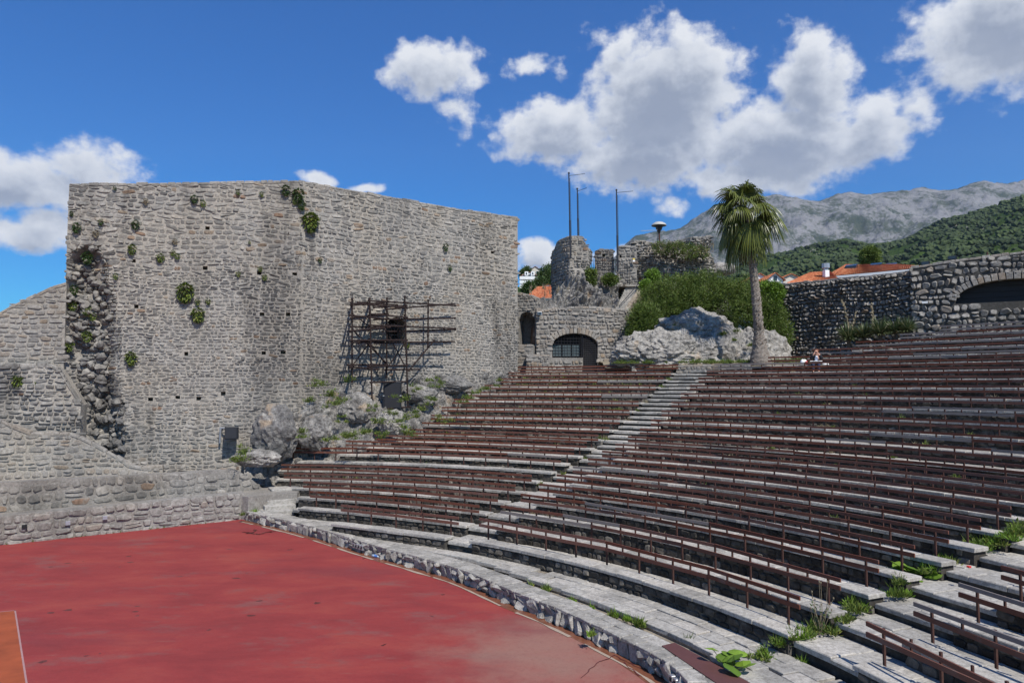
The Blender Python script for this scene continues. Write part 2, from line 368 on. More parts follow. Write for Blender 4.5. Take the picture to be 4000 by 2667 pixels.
def rubble(name, label, cat, path, z0, z1, mw=.42, mh=.2, prot=.07, thick=1.0, holes=(), disp=None, mats=('wall_stone', 'mortar'),
           gap=.16, cell=.5, top=300, protf=None, tilt=.25, seed=1, square=.5, big=.12, tintf=None, cope=True, s_off=0, sizef=None, jit=.0):
    rnd = random.Random(seed); P = Path(path); root = thing(name, label, cat, (P.p[0].x, P.p[0].y, z0(0)))
    D = disp or (lambda s, z: 0.0)
    def fn(s, z, off):
        q, d, n = P(s, off + D(s, z)); return Vector((q.x, q.y, z))
    # wall body as vertical strips, open where the holes are
    cols = set(); N = max(2, int(P.len / cell))
    for i in range(N + 1): cols.add(round(P.len * i / N, 4))
    for l in P.L: cols.add(round(l, 4))
    for h in holes:
        k = max(2, int((h['s1'] - h['s0']) / .14))
        for i in range(k + 1): cols.add(round(lerp(h['s0'], h['s1'], i / k), 4))
    cols = sorted(cols); b = MB()
    for a, c in zip(cols, cols[1:]):
        if c - a < 1e-3: continue
        mid = (a + c) / 2; cuts = [(z0(a), z0(c))]
        for h in sorted((h for h in holes if h['s0'] <= mid <= h['s1']), key=lambda h: h['lo'](mid)):
            cuts += [(h['lo'](a), h['lo'](c)), (h['hi'](a), h['hi'](c))]
        cuts.append((z1(a), z1(c)))
        for i in range(0, len(cuts), 2):
            (la, lc), (ha, hc) = cuts[i], cuts[i + 1]
            k = max(1, int((ha - la) / cell))
            for j in range(k):
                t0, t1 = j / k, (j + 1) / k
                b.quad(fn(a, lerp(la, ha, t0), 0), fn(c, lerp(lc, hc, t0), 0), fn(c, lerp(lc, hc, t1), 0), fn(a, lerp(la, ha, t1), 0))
        b.quad(fn(a, z1(a), 0), fn(c, z1(c), 0), Vector((*P(c, -thick)[0], z1(c))), Vector((*P(a, -thick)[0], z1(a))))
        b.quad(Vector((*P(c, -thick)[0], z0(c))), Vector((*P(a, -thick)[0], z0(a))), Vector((*P(a, -thick)[0], z1(a))), Vector((*P(c, -thick)[0], z1(c))))
        for h in holes:
            if h['s0'] <= mid <= h['s1']:
                dp = h.get('depth', .5)
                def bk(s, z): return Vector((*P(s, -dp)[0], z))
                b.quad(fn(a, h['hi'](a), 0), bk(a, h['hi'](a)), bk(c, h['hi'](c)), fn(c, h['hi'](c), 0))
                b.quad(fn(c, h['lo'](c), 0), bk(c, h['lo'](c)), bk(a, h['lo'](a)), fn(a, h['lo'](a), 0))
                if h.get('back', True): b.quad(bk(a, h['lo'](a)), bk(c, h['lo'](c)), bk(c, h['hi'](c)), bk(a, h['hi'](a)))
    for h in holes:
        dp = h.get('depth', .5)
        for s_, fl in ((h['s0'], 0), (h['s1'], 1)):
            q = [fn(s_, h['lo'](s_), 0), fn(s_, h['hi'](s_), 0), Vector((*P(s_, -dp)[0], h['hi'](s_))), Vector((*P(s_, -dp)[0], h['lo'](s_)))]
            b.quad(*(q if fl else q[::-1]))
    for s_ in (0, P.len):
        k = 8
        for j in range(k):
            za, zb_ = lerp(z0(s_), z1(s_), j / k), lerp(z0(s_), z1(s_), (j + 1) / k)
            b.quad(fn(s_, za, 0), fn(s_, zb_, 0), Vector((*P(s_, -thick)[0], zb_)), Vector((*P(s_, -thick)[0], za)))
    b.build('wall_core', M[mats[1]], root)
    # stones
    st = []; zmin = min(z0(s) for s in cols); zmax = max(z1(s) for s in cols)
    def inside(s, z, mx=0, mz=0):
        if s < 0 or s > P.len or z < z0(s) or z > z1(s): return False
        for h in holes:
            if h['s0'] - mx < s < h['s1'] + mx:
                sc_ = min(max(s, h['s0']), h['s1'])
                if h['lo'](sc_) - mz < z < h['hi'](sc_) + mz: return False
        return True
    z = zmin
    while z < zmax:
        f0 = sizef(0, z) if sizef else 1
        chh = mh * rnd.uniform(.72, 1.35) * f0; s = rnd.uniform(-.3, 0) * mw
        wob = rnd.uniform(0, 100)
        while s < P.len:
            f = sizef(s, z) / f0 if sizef else 1
            w = mw * rnd.choice((.55, .7, .85, 1, 1.1, 1.3, 1.6)) * rnd.uniform(.85, 1.15) * f0
            zc = z + chh / 2 + mn.noise(Vector((s * .35, z * .3, seed))) * mh * 1.3
            hh = chh * rnd.uniform(.82, 1.08); cs = s + w / 2
            ok = inside(cs, zc, w * .18, hh * .28)
            if ok:
                hz = hh
                tp = z1(cs)
                if zc + hh / 2 > tp: zc = tp - hh * .42
                tint = rnd.betavariate(2.2, 2.2) * .88
                if rnd.random() < .05: tint = rnd.uniform(.9, 1)
                if tintf: tint = tintf(cs, zc, tint)
                g = gap * mh; pr = prot * (protf(cs, zc) if protf else 1)
                if rnd.random() < big and w > mw * .8:      # a stone broken in two
                    for sg in (-1, 1):
                        stone(st, cs + sg * w / 4, zc, w / 4 - g * .4, hh / 2 - g * .4, fn, pr * rnd.uniform(.6, 1.2), rnd, tint, square, tilt)
                elif rnd.random() < .1:
                    for sg in (-1, 1):
                        stone(st, cs, zc + sg * hh / 4, w / 2 - g / 2, hh / 4 - g * .3, fn, pr * rnd.uniform(.6, 1.2), rnd, tint, square, tilt)
                else:
                    stone(st, cs + jit * rnd.uniform(-.1, .1), zc, w / 2 - g / 2, hh / 2 - g / 2, fn, pr * rnd.uniform(.6, 1.35), rnd, tint, square, tilt)
            s += w
        z += chh
    # uneven cap stones along the top
    if cope:
        s = 0
        while s < P.len:
            w = mw * rnd.uniform(.8, 1.7); c0 = min(P.len, s + w); za, zb_ = z1(s), z1(c0); hgt = rnd.uniform(.03, .10)
            q = [fn(s + .01, za - .06, .03), fn(c0 - .01, zb_ - .06, .03)]
            d0, d1 = rnd.uniform(.3, .5), rnd.uniform(.3, .5)
            nq = P(s + .01)[2]; nq = Vector((nq.x, nq.y, 0))
            bb = [q[0], q[1], q[1] - nq * (d1 + .05), q[0] - nq * (d0 + .05)]
            u = Vector((0, 0, hgt + .06)); m_ = MB(); m_.block(bb, [x + u for x in bb], 0, .03)
            st.append((m_.v, m_.f, rnd.uniform(.3, .8), w * .2)); s += w
    emit_stones(st, root, M[mats[0]], top)
    return root, P, fn
def voussoirs(root, fn, pts, depth, prot, mat, seed=5, nm='arch_stone'):
    """pts: list of (s,z) along the arch; stones radiate outwards from the centre"""
    rnd = random.Random(seed)
    for (a, b_) in zip(pts, pts[1:]):
        d = Vector((b_[0] - a[0], b_[1] - a[1])); nn = Vector((-d.y, d.x)).normalized()
        dd = depth * rnd.uniform(.85, 1.15)
        a1 = Vector(a) + d * .06; b1 = Vector(b_) - d * .06; k = 1.0 + .1
        a2 = a1 + nn * dd - d * .02; b2 = b1 + nn * dd + d * .02
        p = prot * rnd.uniform(.8, 1.3)
        back = [fn(*a1, -.25), fn(*b1, -.25), fn(*b2, -.05), fn(*a2, -.05)]; front = [fn(*a1, p), fn(*b1, p), fn(*b2, p), fn(*a2, p)]
        m_ = MB(); m_.block(back, front, rnd.uniform(.3, .95), .02); m_.build(nm, mat, root)

# ------------------------------------------------------------------ vegetation helpers
def leaf(mb, p, d, n, L, w, tint):
    s_ = d.cross(n)
    if s_.length < 1e-4: s_ = Vector((1, 0, 0))
    s_.normalize(); n2 = s_.cross(d)
    mb.add([p, p + d * L * .45 + s_ * w / 2 + n2 * w * .12, p + d * L - n2 * L * .12, p + d * L * .45 - s_ * w / 2 + n2 * w * .12], [(0, 1, 2, 3)], tint)
def foliage(name, blobs, n, L, w, mat, parent=None, seed=3, clump=.35, up=.35, shell=.45, **kw):
    """blobs: (centre, radii). leaves grouped in sprigs through the volume"""
    r = random.Random(seed); b = MB(); vol = [x[1][0] * x[1][1] * x[1][2] for x in blobs]; T = sum(v ** .75 for v in vol)
    for (c, rr), v in zip(blobs, vol):
        m = int(n * v ** .75 / T / 7) + 1
        for _ in range(m):
            d = rdir(r); t = r.uniform(shell, 1.0) ** .6
            lump = 1 + .28 * mn.noise(Vector(c) * .7 + d * 2.2) + .1 * r.uniform(-1, 1)
            p = Vector(c) + Vector((d.x * rr[0], d.y * rr[1], d.z * rr[2])) * t * lump
            tb = .45 + .4 * mn.noise(p * 1.3) ; ax = (d + Vector((0, 0, up)) + rdir(r) * .7).normalized()
            for k in range(7):
                dd = (ax + rdir(r) * .9).normalized(); q = p + ax * r.uniform(0, L * 1.3) + rdir(r) * clump * L
                leaf(b, q, dd, (rdir(r) + Vector((0, 0, .8))).normalized(), L * r.uniform(.7, 1.3), w * r.uniform(.8, 1.2), min(1, max(0, tb + r.uniform(-.3, .3) + (.5 if r.random() < .03 else 0))))
    return b.build(name, mat, parent, **kw)
def tuft(b, p, n, h, spread, r, w=.012, lean=Vector((0, 0, 1))):
    for _ in range(n):
        d = (lean + rdir(r) * spread).normalized(); L = h * r.uniform(.5, 1.1); q = Vector(p) + Vector((r.uniform(-1, 1), r.uniform(-1, 1), 0)) * spread * h * .3
        s_ = d.cross(rdir(r)).normalized() * w; m_ = q + d * L * .55; e = q + d * L + Vector((0, 0, -L * .18 * r.random()))
        b.add([q - s_, q + s_, m_ + s_ * .8, m_ - s_ * .8, e], [(0, 1, 2, 3), (3, 2, 4)], r.random() * .9)
def boulder(name, c, rr, seed, mat, amp=.35, sub=4, parent=None, tint=.5, rot=0, freq=1.0, flat=False, **kw):
    import bmesh
    bm = bmesh.new(); bmesh.ops.create_icosphere(bm, subdivisions=sub, radius=1)
    mx = max(rr); cr, sr = math.cos(rot), math.sin(rot)
    for v in bm.verts:
        d = v.co.normalized(); p = d * 1.0
        h = mn.noise(p * 1.3 * freq + Vector((seed * 3.1, 0, 0))) * .8 + abs(mn.noise(p * 3.1 * freq + Vector((0, seed, 0)))) * .7 - .15
        h += mn.noise(p * 7 * freq + Vector((seed, 9, 0))) * .28 + mn.noise(p * 15 * freq + Vector((seed, 0, 4))) * .12
        # faceted cells
        dist, _ = mn.voronoi(p * 2.4 * freq + Vector((seed, seed, 0))); h += (dist[1] - dist[0]) * .45
        d3, _ = mn.voronoi(p * 6 * freq + Vector((seed, 1, seed))); h += min(.4, d3[1] - d3[0]) * .28 + mn.noise(p * 26 * freq) * .07
        q = p * (1 + amp * h); x, y, z = q.x * rr[0], q.y * rr[1], q.z * rr[2]
        v.co = (x * cr - y * sr, x * sr + y * cr, z)
    me = bpy.data.meshes.new(name); bm.to_mesh(me); bm.free()
    a = me.attributes.new('tint', 'FLOAT', 'FACE'); a.data.foreach_set('value', [tint] * len(me.polygons)); me.materials.append(mat)
    if sub < 4 and not flat: me.polygons.foreach_set('use_smooth', [True] * len(me.polygons))
    return link(name, me, parent, loc=c, **kw)
def sheet(name, pts, z, mat, **kw):
    b = MB(); b.add([Vector((x, y, z)) for x, y in pts], [tuple(range(len(pts)))]); return b.build(name, mat, **kw)

# ================================================================== TERRAIN FAR AWAY
b = MB()
for i in range(24):
    for j in range(24):
        x0, x1 = -9500 + i * 800, -9500 + (i + 1) * 800; y0, y1 = -6000 + j * 650, -6000 + (j + 1) * 650
        b.quad((x0, y0, -.4), (x1, y0, -.4), (x1, y1, -.4), (x0, y1, -.4))
b.build('ground', M['earth'], kind='structure')

def hillmat(name, rock, green, green2, thr, sc_, cliff=0):
    m, t, b = newmat(name, .1); b.inputs['Roughness'].default_value = .95
    pos = t.node('ShaderNodeNewGeometry').outputs['Position']
    nz = t.node('ShaderNodeSeparateXYZ', [t.node('ShaderNodeNewGeometry').outputs['Normal']]).outputs[2]
    n1 = t.noise(pos, sc_, 7, .7); n2 = t.noise(pos, sc_ * 9, 4, .7); n3 = t.noise(t.v('MULTIPLY', pos, (1, 1, 4)), sc_ * 2.3, 6, .75)
    rk = t.mix(n3, tuple(x * .55 for x in rock), tuple(min(1, x * 1.25) for x in rock))
    gr = t.mix(t.mapr(n2, .35, .65, 0, 1), green, green2)
    f = t.m('ADD', t.m('ADD', t.m('MULTIPLY', n1, .75), t.m('MULTIPLY', n2, .35)), t.m('MULTIPLY', nz, cliff))
    if cliff == 0:
        z = t.node('ShaderNodeSeparateXYZ', [pos]).outputs[2]
        f = t.m('ADD', f, t.mapr(z, 200, 1400, .06, -.07))
    tintp = t.node('ShaderNodeAttribute', attribute_name='tint').outputs['Fac']
    f = t.m('SUBTRACT', f, t.m('SUBTRACT', tintp, .5))
    c = t.mix(t.mapr(f, thr - .05, thr + .05, 0, 1), rk, gr)
    t.l.new(c, b.inputs['Base Color'])
    t.l.new(t.node('ShaderNodeBump', {'Strength': 1.0, 'Distance': 14 / (sc_ * 300), 'Height': n2}).outputs[0], b.inputs['Normal'])
    return m
M['far'] = hillmat('karst_mountain', (.225, .22, .215), (.03, .045, .028), (.068, .078, .05), .50, .0045)
M['near'] = hillmat('wooded_hillside', (.27, .255, .235), (.018, .036, .008), (.045, .075, .015), .40, .014, .0)
def terrain(name, ridge, Y0, Y1, z0, mat, nb, ny, amp, shape, b0, b1, freq, cliffs=(), seed=0, back=600):
    vs = []; fs = []; tn = []; cz = []
    for j in range(ny + 6):
        for i in range(nb + 1):
            bb = lerp(b0, b1, i / nb); v = interp(2000 + bb * F, ridge)
            t = j / ny
            zr = EYE + (HOR - v) / F * Y1 * math.cos(0)
            Y = lerp(Y0, Y1, t) if t <= 1 else Y1 + (t - 1) * back * 4
            x = bb * Y
            g = shape(min(t, 1)); z = lerp(z0, zr, g)
            env = (min(1, t * 4) * (1 - .75 * max(0, t) ** 3)) if t <= 1 else .25
            p = Vector((x * freq, Y * freq, seed))
            rid = 1 - abs(mn.noise(p * .8 + Vector((5, 1, 0)))) * 2
            h = mn.fractal(p, .9, 2.1, 6) * .7 + rid * .45
            z += amp * env * (h - .25) + amp * .10 * env * mn.noise(p * 9) + amp * .05 * env * mn.noise(p * 23)
            if t > 1: z -= (t - 1) * ny * back * .12
            for (uc, vc, w, hh, dz) in cliffs:
                pass
            vs.append((x, Y, z))
    W_ = nb + 1
    for j in range(ny + 5):
        for i in range(nb):
            a = j * W_ + i; fs.append((a, a + 1, a + 1 + W_, a + W_))
    me = bpy.data.meshes.new(name); me.from_pydata(vs, [], fs); me.materials.append(mat)
    # exposed rock bands follow pixel-free world positions: projected centres given as (bearing, height angle)
    tv = []
    for f in fs:
        c = vs[f[0]]; bb = c[0] / c[1]; vv = (HOR - (c[2] - EYE) / c[1] * F); uu = 2000 + bb * F; q = .5
        for (uc, vc, w, hh, am) in cliffs:
            e = ((uu - uc) / w) ** 2 + ((vv - vc) / hh) ** 2
            if e < 1: q += am * (1 - e) * (.6 + .8 * mn.noise(Vector((uu * .02, vv * .04, 0))))
        tv.append(q)
    a = me.attributes.new('tint', 'FLOAT', 'FACE'); a.data.foreach_set('value', tv)
    me.polygons.foreach_set('use_smooth', [True] * len(me.polygons))
    return link(name, me, kind='structure'), vs, W_
terrain('far_mountain', [(1700, 1560), (2100, 1330), (2300, 1110), (2483, 942), (2550, 914), (2653, 868), (2790, 815), (2890, 787), (3044, 760), (3146, 765), (3230, 768), (3333, 744), (3400, 748),
        (3570, 735), (3740, 722), (4000, 702), (4500, 660), (5200, 700)], 2600, 6200, 20, M['far'], 420, 220, 300, lambda t: .12 * t + .88 * t ** 1.35, -.02, 1.0, .0022, seed=3, back=300)
nearobj, nv, nW = terrain('green_hillside', [(2500, 1300), (2700, 1190), (2840, 1075), (2900, 1035), (3060, 990), (3180, 955), (3250, 940), (3315, 930), (3400, 952), (3480, 945), (3540, 930), (3620, 893), (3740, 842), (3880, 808), (4000, 766), (4500, 640)],
        260, 1500, 8, M['near'], 260, 130, 34, lambda t: .9 * t ** 1.15 + .1 * t, .16, .98, .007,
        cliffs=[(3220, 985, 150, 26, .32), (3760, 885, 190, 20, .34), (3080, 1030, 90, 14, .2), (3960, 930, 60, 40, .25), (3280, 1040, 60, 12, .25), (3600, 985, 60, 12, .2)], seed=8, back=150)
# woodland canopy over the hillside: one mass of tree crowns
def canopy():
    r = random.Random(5); b = MB(); ico = []
    import bmesh
    bm = bmesh.new(); bmesh.ops.create_icosphere(bm, subdivisions=1, radius=1)
    iv = [v.co.copy() for v in bm.verts]; ifs = [tuple(v.index for v in f.verts) for f in bm.faces]; bm.free()
    ny = len(nv) // nW; cnt = 0
    while cnt < 26000:
        j = int((r.random() ** 1.5) * 128); i = r.randrange(8, int(nW * .78)); x, y, z = nv[j * nW + i]
        if mn.noise(Vector((x * .02, y * .02, 2))) < -.22: cnt += 1; continue
        s = r.uniform(1.8, 4.2) * (1 + y / 2600); p = Vector((x + r.uniform(-5, 5), y + r.uniform(-5, 5), z + s * .25))
        rr = [r.uniform(.7, 1.2) for _ in iv]; tt = min(1, max(0, .45 + .5 * mn.noise(Vector((x * .01, y * .01, 7))) + r.uniform(-.3, .3)))
        b.add([p + Vector((v.x * s * k, v.y * s * k, v.z * s * .8 * k)) for v, k in zip(iv, rr)], ifs, tt); cnt += 1
    b.build('woodland_canopy', M['wood'], kind='stuff')
M['wood'] = leafmat('woodland', (.020, .033, .012), (.060, .086, .026), None, .9, .0)
canopy()
# town hillside behind the gate
vs = []; fs = []
for j in range(31):
    for i in range(41):
        x = -6 + i * 1.6; y = 95 + j * 7; t = j / 30
        vs.append((x, y, 7 + 40 * t ** 1.1 + 1.5 * fb(x, y, 0, .05)))
for j in range(30):
    for i in range(40): a = j * 41 + i; fs.append((a, a + 1, a + 42, a + 41))
me = bpy.data.meshes.new('town_hill'); me.from_pydata(vs, [], fs); me.materials.append(M['near']); a = me.attributes.new('tint', 'FLOAT', 'FACE'); a.data.foreach_set('value', [.2] * len(fs)); link('town_hill', me, kind='structure')
sheet('upper_ground', [(-12, 36), (0, 43), (2, 40), (14, 36), (30, 20), (60, 10), (90, 60), (60, 110), (-70, 110), (-60, 50)], 5.2, M['earth'], kind='structure')

# ================================================================== AMPHITHEATRE
CX, CY = -13.39, 5.99; RB1, DR = 20.94, 1.11
ZB = [1.59, 1.83, 2.07, 2.29, 2.50, 2.70, 2.91, 3.12, 3.33, 3.56, 3.84, 4.18, 4.56, 4.95, 5.34, 5.73, 6.12, 6.49, 6.86, 7.22, 7.60, 7.98, 8.36, 8.74, 9.12]
def rb(k): return RB1 + DR * (k - 1)          # radius of the backrest line of row k (1..)
def zb(k): return ZB[k - 1]
def S(k): return zb(k + 1) - interp(k, [(0, .62), (8, .60), (13, .49), (30, .47)])              # top of the seat slab k (0..)
def Wk(k): return min(S(k) - .40, S(k - 1) - .03) if k > 0 else .56   # walkway in front of slab k
def pol(r, a, z=0.0):
    t = max(0, a - 60); w = max(0, min(1, (29 - r) / 7))     # the lowest rows flare outwards and dip at their left end
    r += .006 * t * t * w; z -= .0009 * t * t * w if z > .6 else 0
    a = rad(a); return Vector((CX + r * math.cos(a), CY + r * math.sin(a), z))
ST = .18                                       # level of the stage floor
def angle_at(u, r, z):
    bq = (u - 2000) / F; c, s = math.cos(PITCH), math.sin(PITCH); zz = z - EYE
    A = bq * c; B = bq * zz * s - CX; aa = A * A + 1; bb = 2 * (A * B - CY); cc = B * B + CY * CY - r * r
    d = bb * bb - 4 * aa * cc
    if d < 0: return None
    Y = (-bb + math.sqrt(d)) / (2 * aa); X = bq * (Y * c + zz * s); return math.degrees(math.atan2(Y - CY, X - CX))
A_R, A_L, A_E, A_3 = 53.1, 56.65, 23.7, 19.0
def sweep(b, prof, a0, a1, step=1.3, wob=None, dz=0):
    n = max(2, int((a1 - a0) / step)); m_ = len(prof); vs = []; fs = []
    for i in range(n + 1):
        a = lerp(a0, a1, i / n)
        for r, z in prof: vs.append(pol(r, a, z + dz))
    for i in range(n):
        for j in range(m_):
            k = (j + 1) % m_; fs.append((i * m_ + j, i * m_ + k, (i + 1) * m_ + k, (i + 1) * m_ + j))
    fs += [tuple(range(m_ - 1, -1, -1)), tuple(n * m_ + j for j in range(m_))]
    b.add(vs, fs)
def polar_block(b, r0, r1, a0, a1, z0, z1, rnd, tint, ch=.012, j=.008, gapdeg=None):
    g = gapdeg if gapdeg is not None else math.degrees(.006 / r0)
    q = lambda r, a, z: pol(r + rnd.uniform(-j, j), a, z)
    dz = rnd.uniform(-j, j)
    b.block([q(r0, a0 + g, z0), q(r1, a0 + g, z0), q(r1, a1 - g, z0), q(r0, a1 - g, z0)], [q(r0, a0 + g, z1 + dz + rnd.uniform(-j, j) * .6), q(r1, a0 + g, z1 + dz), q(r1, a1 - g, z1 + dz + rnd.uniform(-j, j) * .6), q(r0, a1 - g, z1 + dz)], tint, ch)
def seat_row(k, a0, a1, label, group, top_riser=0, dz=0, rnd=None, walk=True, indiv=True):
    """stone seat slab row k with its rubble riser, and the walkway that lies in front of it"""
    rnd = rnd or random.Random(k * 7 + int(a0)); r = rb(k + 1); rs0, rs1, rf = r - .53, r - .05, r - .47
    s = S(k) + dz; w = Wk(k) + dz; w0 = (rb(k) - .05) if k > 0 else rf - .8
    p = pol(r, (a0 + a1) / 2, w); root = thing('stone_seat_row', label, 'stone seating', p, group)
    b = MB(); low = min(w - .6, 0 if k < 3 else w - .9)
    nxt = Wk(k + 1) + dz
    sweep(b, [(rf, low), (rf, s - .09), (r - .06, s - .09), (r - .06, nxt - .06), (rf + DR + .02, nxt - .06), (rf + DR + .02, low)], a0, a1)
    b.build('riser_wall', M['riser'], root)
    # slabs
    a = a0 - .15; sl = MB()
    while a < a1:
        L = rnd.uniform(.7, 1.0); da = math.degrees(L / r); e = min(a1 + .2, a + da)
        if a1 + .2 - e < math.degrees(.35 / r): e = a1 + .2
        m_ = MB(); polar_block(m_, rs0 + rnd.uniform(-.02, .02), rs1, a, e, s - .085, s, rnd, rnd.random(), .014, .009)
        m_.build('seat_slab', M['paving'], root); a = e
    # riser stones
    st = []
    z = w - .02
    def fn(x, zz, off): q = pol(rf - off, a1 - math.degrees(x / rf), zz); return q
    Ln = rad(a1 - a0) * rf
    while z < s - .13:
        h = min(rnd.uniform(.13, .24), s - .09 - z + .02); x = rnd.uniform(-.1, .05)
        while x < Ln:
            wd = rnd.uniform(.16, .42)
            if x + wd < Ln + .1: stone(st, x + wd / 2, z + h / 2, wd / 2 - .012, h / 2 - .01, fn, rnd.uniform(.02, .05), rnd, rnd.random(), .5)
            x += wd
        z += h
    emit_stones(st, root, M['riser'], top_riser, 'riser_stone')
    if walk and k > 0:
        wm = MB(); r0 = w0
        for (ra, rb_) in ((r0, r0 + .3), (r0 + .3, rf)):
            a = a0 - .1
            while a < a1:
                e = min(a1 + .1, a + math.degrees(rnd.uniform(.45, .95) / r)); polar_block(wm, ra + .006, rb_ - .006, a, e, w - .1, w, rnd, rnd.random(), .01, .008); a = e
        wm.build('walkway_paving', M['paving'], root, kind='stuff')
    return root
postm = {}
def post_mesh(h, kind):
    key = (round(h, 2), kind)
    if key not in postm:
        b = MB()
        if kind == 'post': b.box((0, 0, h / 2), (.04, .04, h)); b.box((0, 0, .006), (.09, .09, .012))
        else: b.box((0, 0, 0), (.035, .035, h))
        postm[key] = b.mesh('post' if kind == 'post' else 'bracket', M['rust'])
    return postm[key]
def backrest(k, a0, a1, label, group, dz=0, seed=0):
    rnd = random.Random(k * 31 + seed); r = rb(k); z = zb(k) + dz; w = Wk(k) + dz
    root = thing('bench_backrest', label, 'backrest', pol(r, (a0 + a1) / 2, w), group)
    L = rad(a1 - a0) * r
    n = max(1, round(L / 1.12)); step = (a1 - a0) / n
    # boards: straight planks that break the curve into chords
    for lev, (zt, hh, off) in enumerate(((0, .078, -.032), (-.172, .088, -.040))):
        i = 0
        while i < n:
            m_ = min(n - i, rnd.choice((2, 3, 3, 4))); m_ = n - i if n - i - m_ == 1 else m_
            aa, ab = a0 + i * step - (.35 / r * 57.3 if i == 0 else 0), a0 + (i + m_) * step + (.35 / r * 57.3 if i + m_ >= n else 0)
            j1, j2 = rnd.uniform(-.012, .012), rnd.uniform(-.012, .012); ro = r + off - .016
            grey = 1.0 if rnd.random() < (.07 if k < 20 else .45) else rnd.random() * .22
            sag = rnd.uniform(-.012, .006); th = .034
            p = [pol(ro, aa, z + zt - hh + j1), pol(ro, ab, z + zt - hh + j2)]; d = (p[1] - p[0]).normalized(); nn = Vector((d.y, -d.x, 0)) * -1
            outw = Vector((math.cos(rad(aa)), math.sin(rad(aa)), 0)); nn = nn if nn.dot(outw) > 0 else -nn
            g = d * .006; m0 = MB(); up = Vector((0, 0, hh)); ti = nn * th
            m0.block([p[0] + g, p[0] + g + ti, p[1] - g + ti, p[1] - g], [p[0] + g + up, p[0] + g + ti + up, p[1] - g + ti + up, p[1] - g + up], grey, .005)
            m0.build('board', M['board'], root); i += m_
    for i in range(n + 1):
        a = a0 + i * step; p = pol(r, a, w)
        chord = .0
        o = link('post', post_mesh(z - w - .02, 'post'), root); o.location = p; o.rotation_euler = (0, 0, rad(a))
        if i < n:
            q = pol(r - .002, a + step / 2, z - .13 ); o = link('bracket', post_mesh(.23, 'b'), root); o.location = q; o.rotation_euler = (0, 0, rad(a))
# right-hand block (centre of the picture to the right edge)
GR_S = 'curved rows of stone seating'; GR_B = 'curved rows of timber backrests'
upper_u = {20: 3026, 21: 3198, 22: 3371, 23: 3543, 24: 3700}
for k in range(0, 24):
    hi = A_R + (.5 if k == 0 else 0)
    if k + 1 in upper_u: hi = angle_at(upper_u[k + 1] - 20, rb(k + 1), zb(k + 1))
    if k == 19: hi = angle_at(3000, rb(20), zb(20))
    if k == 18: hi = angle_at(2830, rb(19), zb(19))
    lo = A_E if k < 8 else A_E - 1
    seat_row(k, lo, hi, f'{ORD[k]} stone seat row up from the stage, right of the central stairs', GR_S, top_riser=90 if k < 3 else 0)
for k in range(1, 25):
    hi = A_R - math.degrees(.1 / rb(k))
    if k in upper_u: hi = angle_at(upper_u[k], rb(k), zb(k))
    lo = A_E + math.degrees(.45 / rb(k)) if k < 8 else A_E
    x = ' with grey weathered boards' if k > 20 else ''
    backrest(k, lo, hi, f'{ORD[k-1]} red-brown backrest rail up from the stage, right of the central stairs{x}' if not x else f'{ORD[k-1]} backrest rail up from the stage, partly weathered grey, right of the stairs', GR_B)
# left-hand block
LU = {1: 1326, 2: 1155, 3: 1130, 4: 1053, 5: 1061, 7: 1123, 8: 1375, 9: 1490, 10: 1580, 11: 1674, 12: 1709, 13: 1750, 14: 1790, 15: 1843, 16: 1915, 17: 1964, 18: 2008, 19: 2011}
LDZ = {1: -.05, 2: -.08, 3: -.10, 4: -.11, 5: -.10, 6: -.03}
SU = {0: 1310, 1: 1120, 2: 1115, 3: 1045, 4: 1050, 5: 1075, 6: 1140, 7: 1360, 8: 1480, 9: 1560, 10: 1660, 11: 1700, 12: 1745, 13: 1785, 14: 1840, 15: 1905, 16: 1955, 17: 2000, 18: 2005}
def la(u, k): 
    a = angle_at(u, rb(k), zb(k)); return a if a else 80
L_END = {}
for k in range(0, 19):
    hi = la(SU[k], k + 1) + .6; L_END[k] = hi
    seat_row(k, A_L, hi, f'{ORD[k]} stone seat row up from the stage, left of the central stairs', GR_S, top_riser=90 if k < 3 else 0, dz=LDZ.get(k + 1, 0))
for k in LU:
    backrest(k, A_L + math.degrees(.12 / rb(k)), la(LU[k], k), f'{ORD[k-1]} red-brown backrest rail up from the stage, left of the central stairs', GR_B, dz=LDZ.get(k, 0), seed=5)
# third block, nearest the camera on the right
for k in range(0, 9):
    seat_row(k, 2, A_3, f'{ORD[k]} stone seat row up, in the near block right of the weedy stairs', GR_S, top_riser=40 if k < 4 else 0)
for k in range(1, 9):
    backrest(k, 3, A_3 - .3, f'{ORD[k-1]} dark backrest rail up, in the near block right of the weedy stairs', GR_B, seed=9)
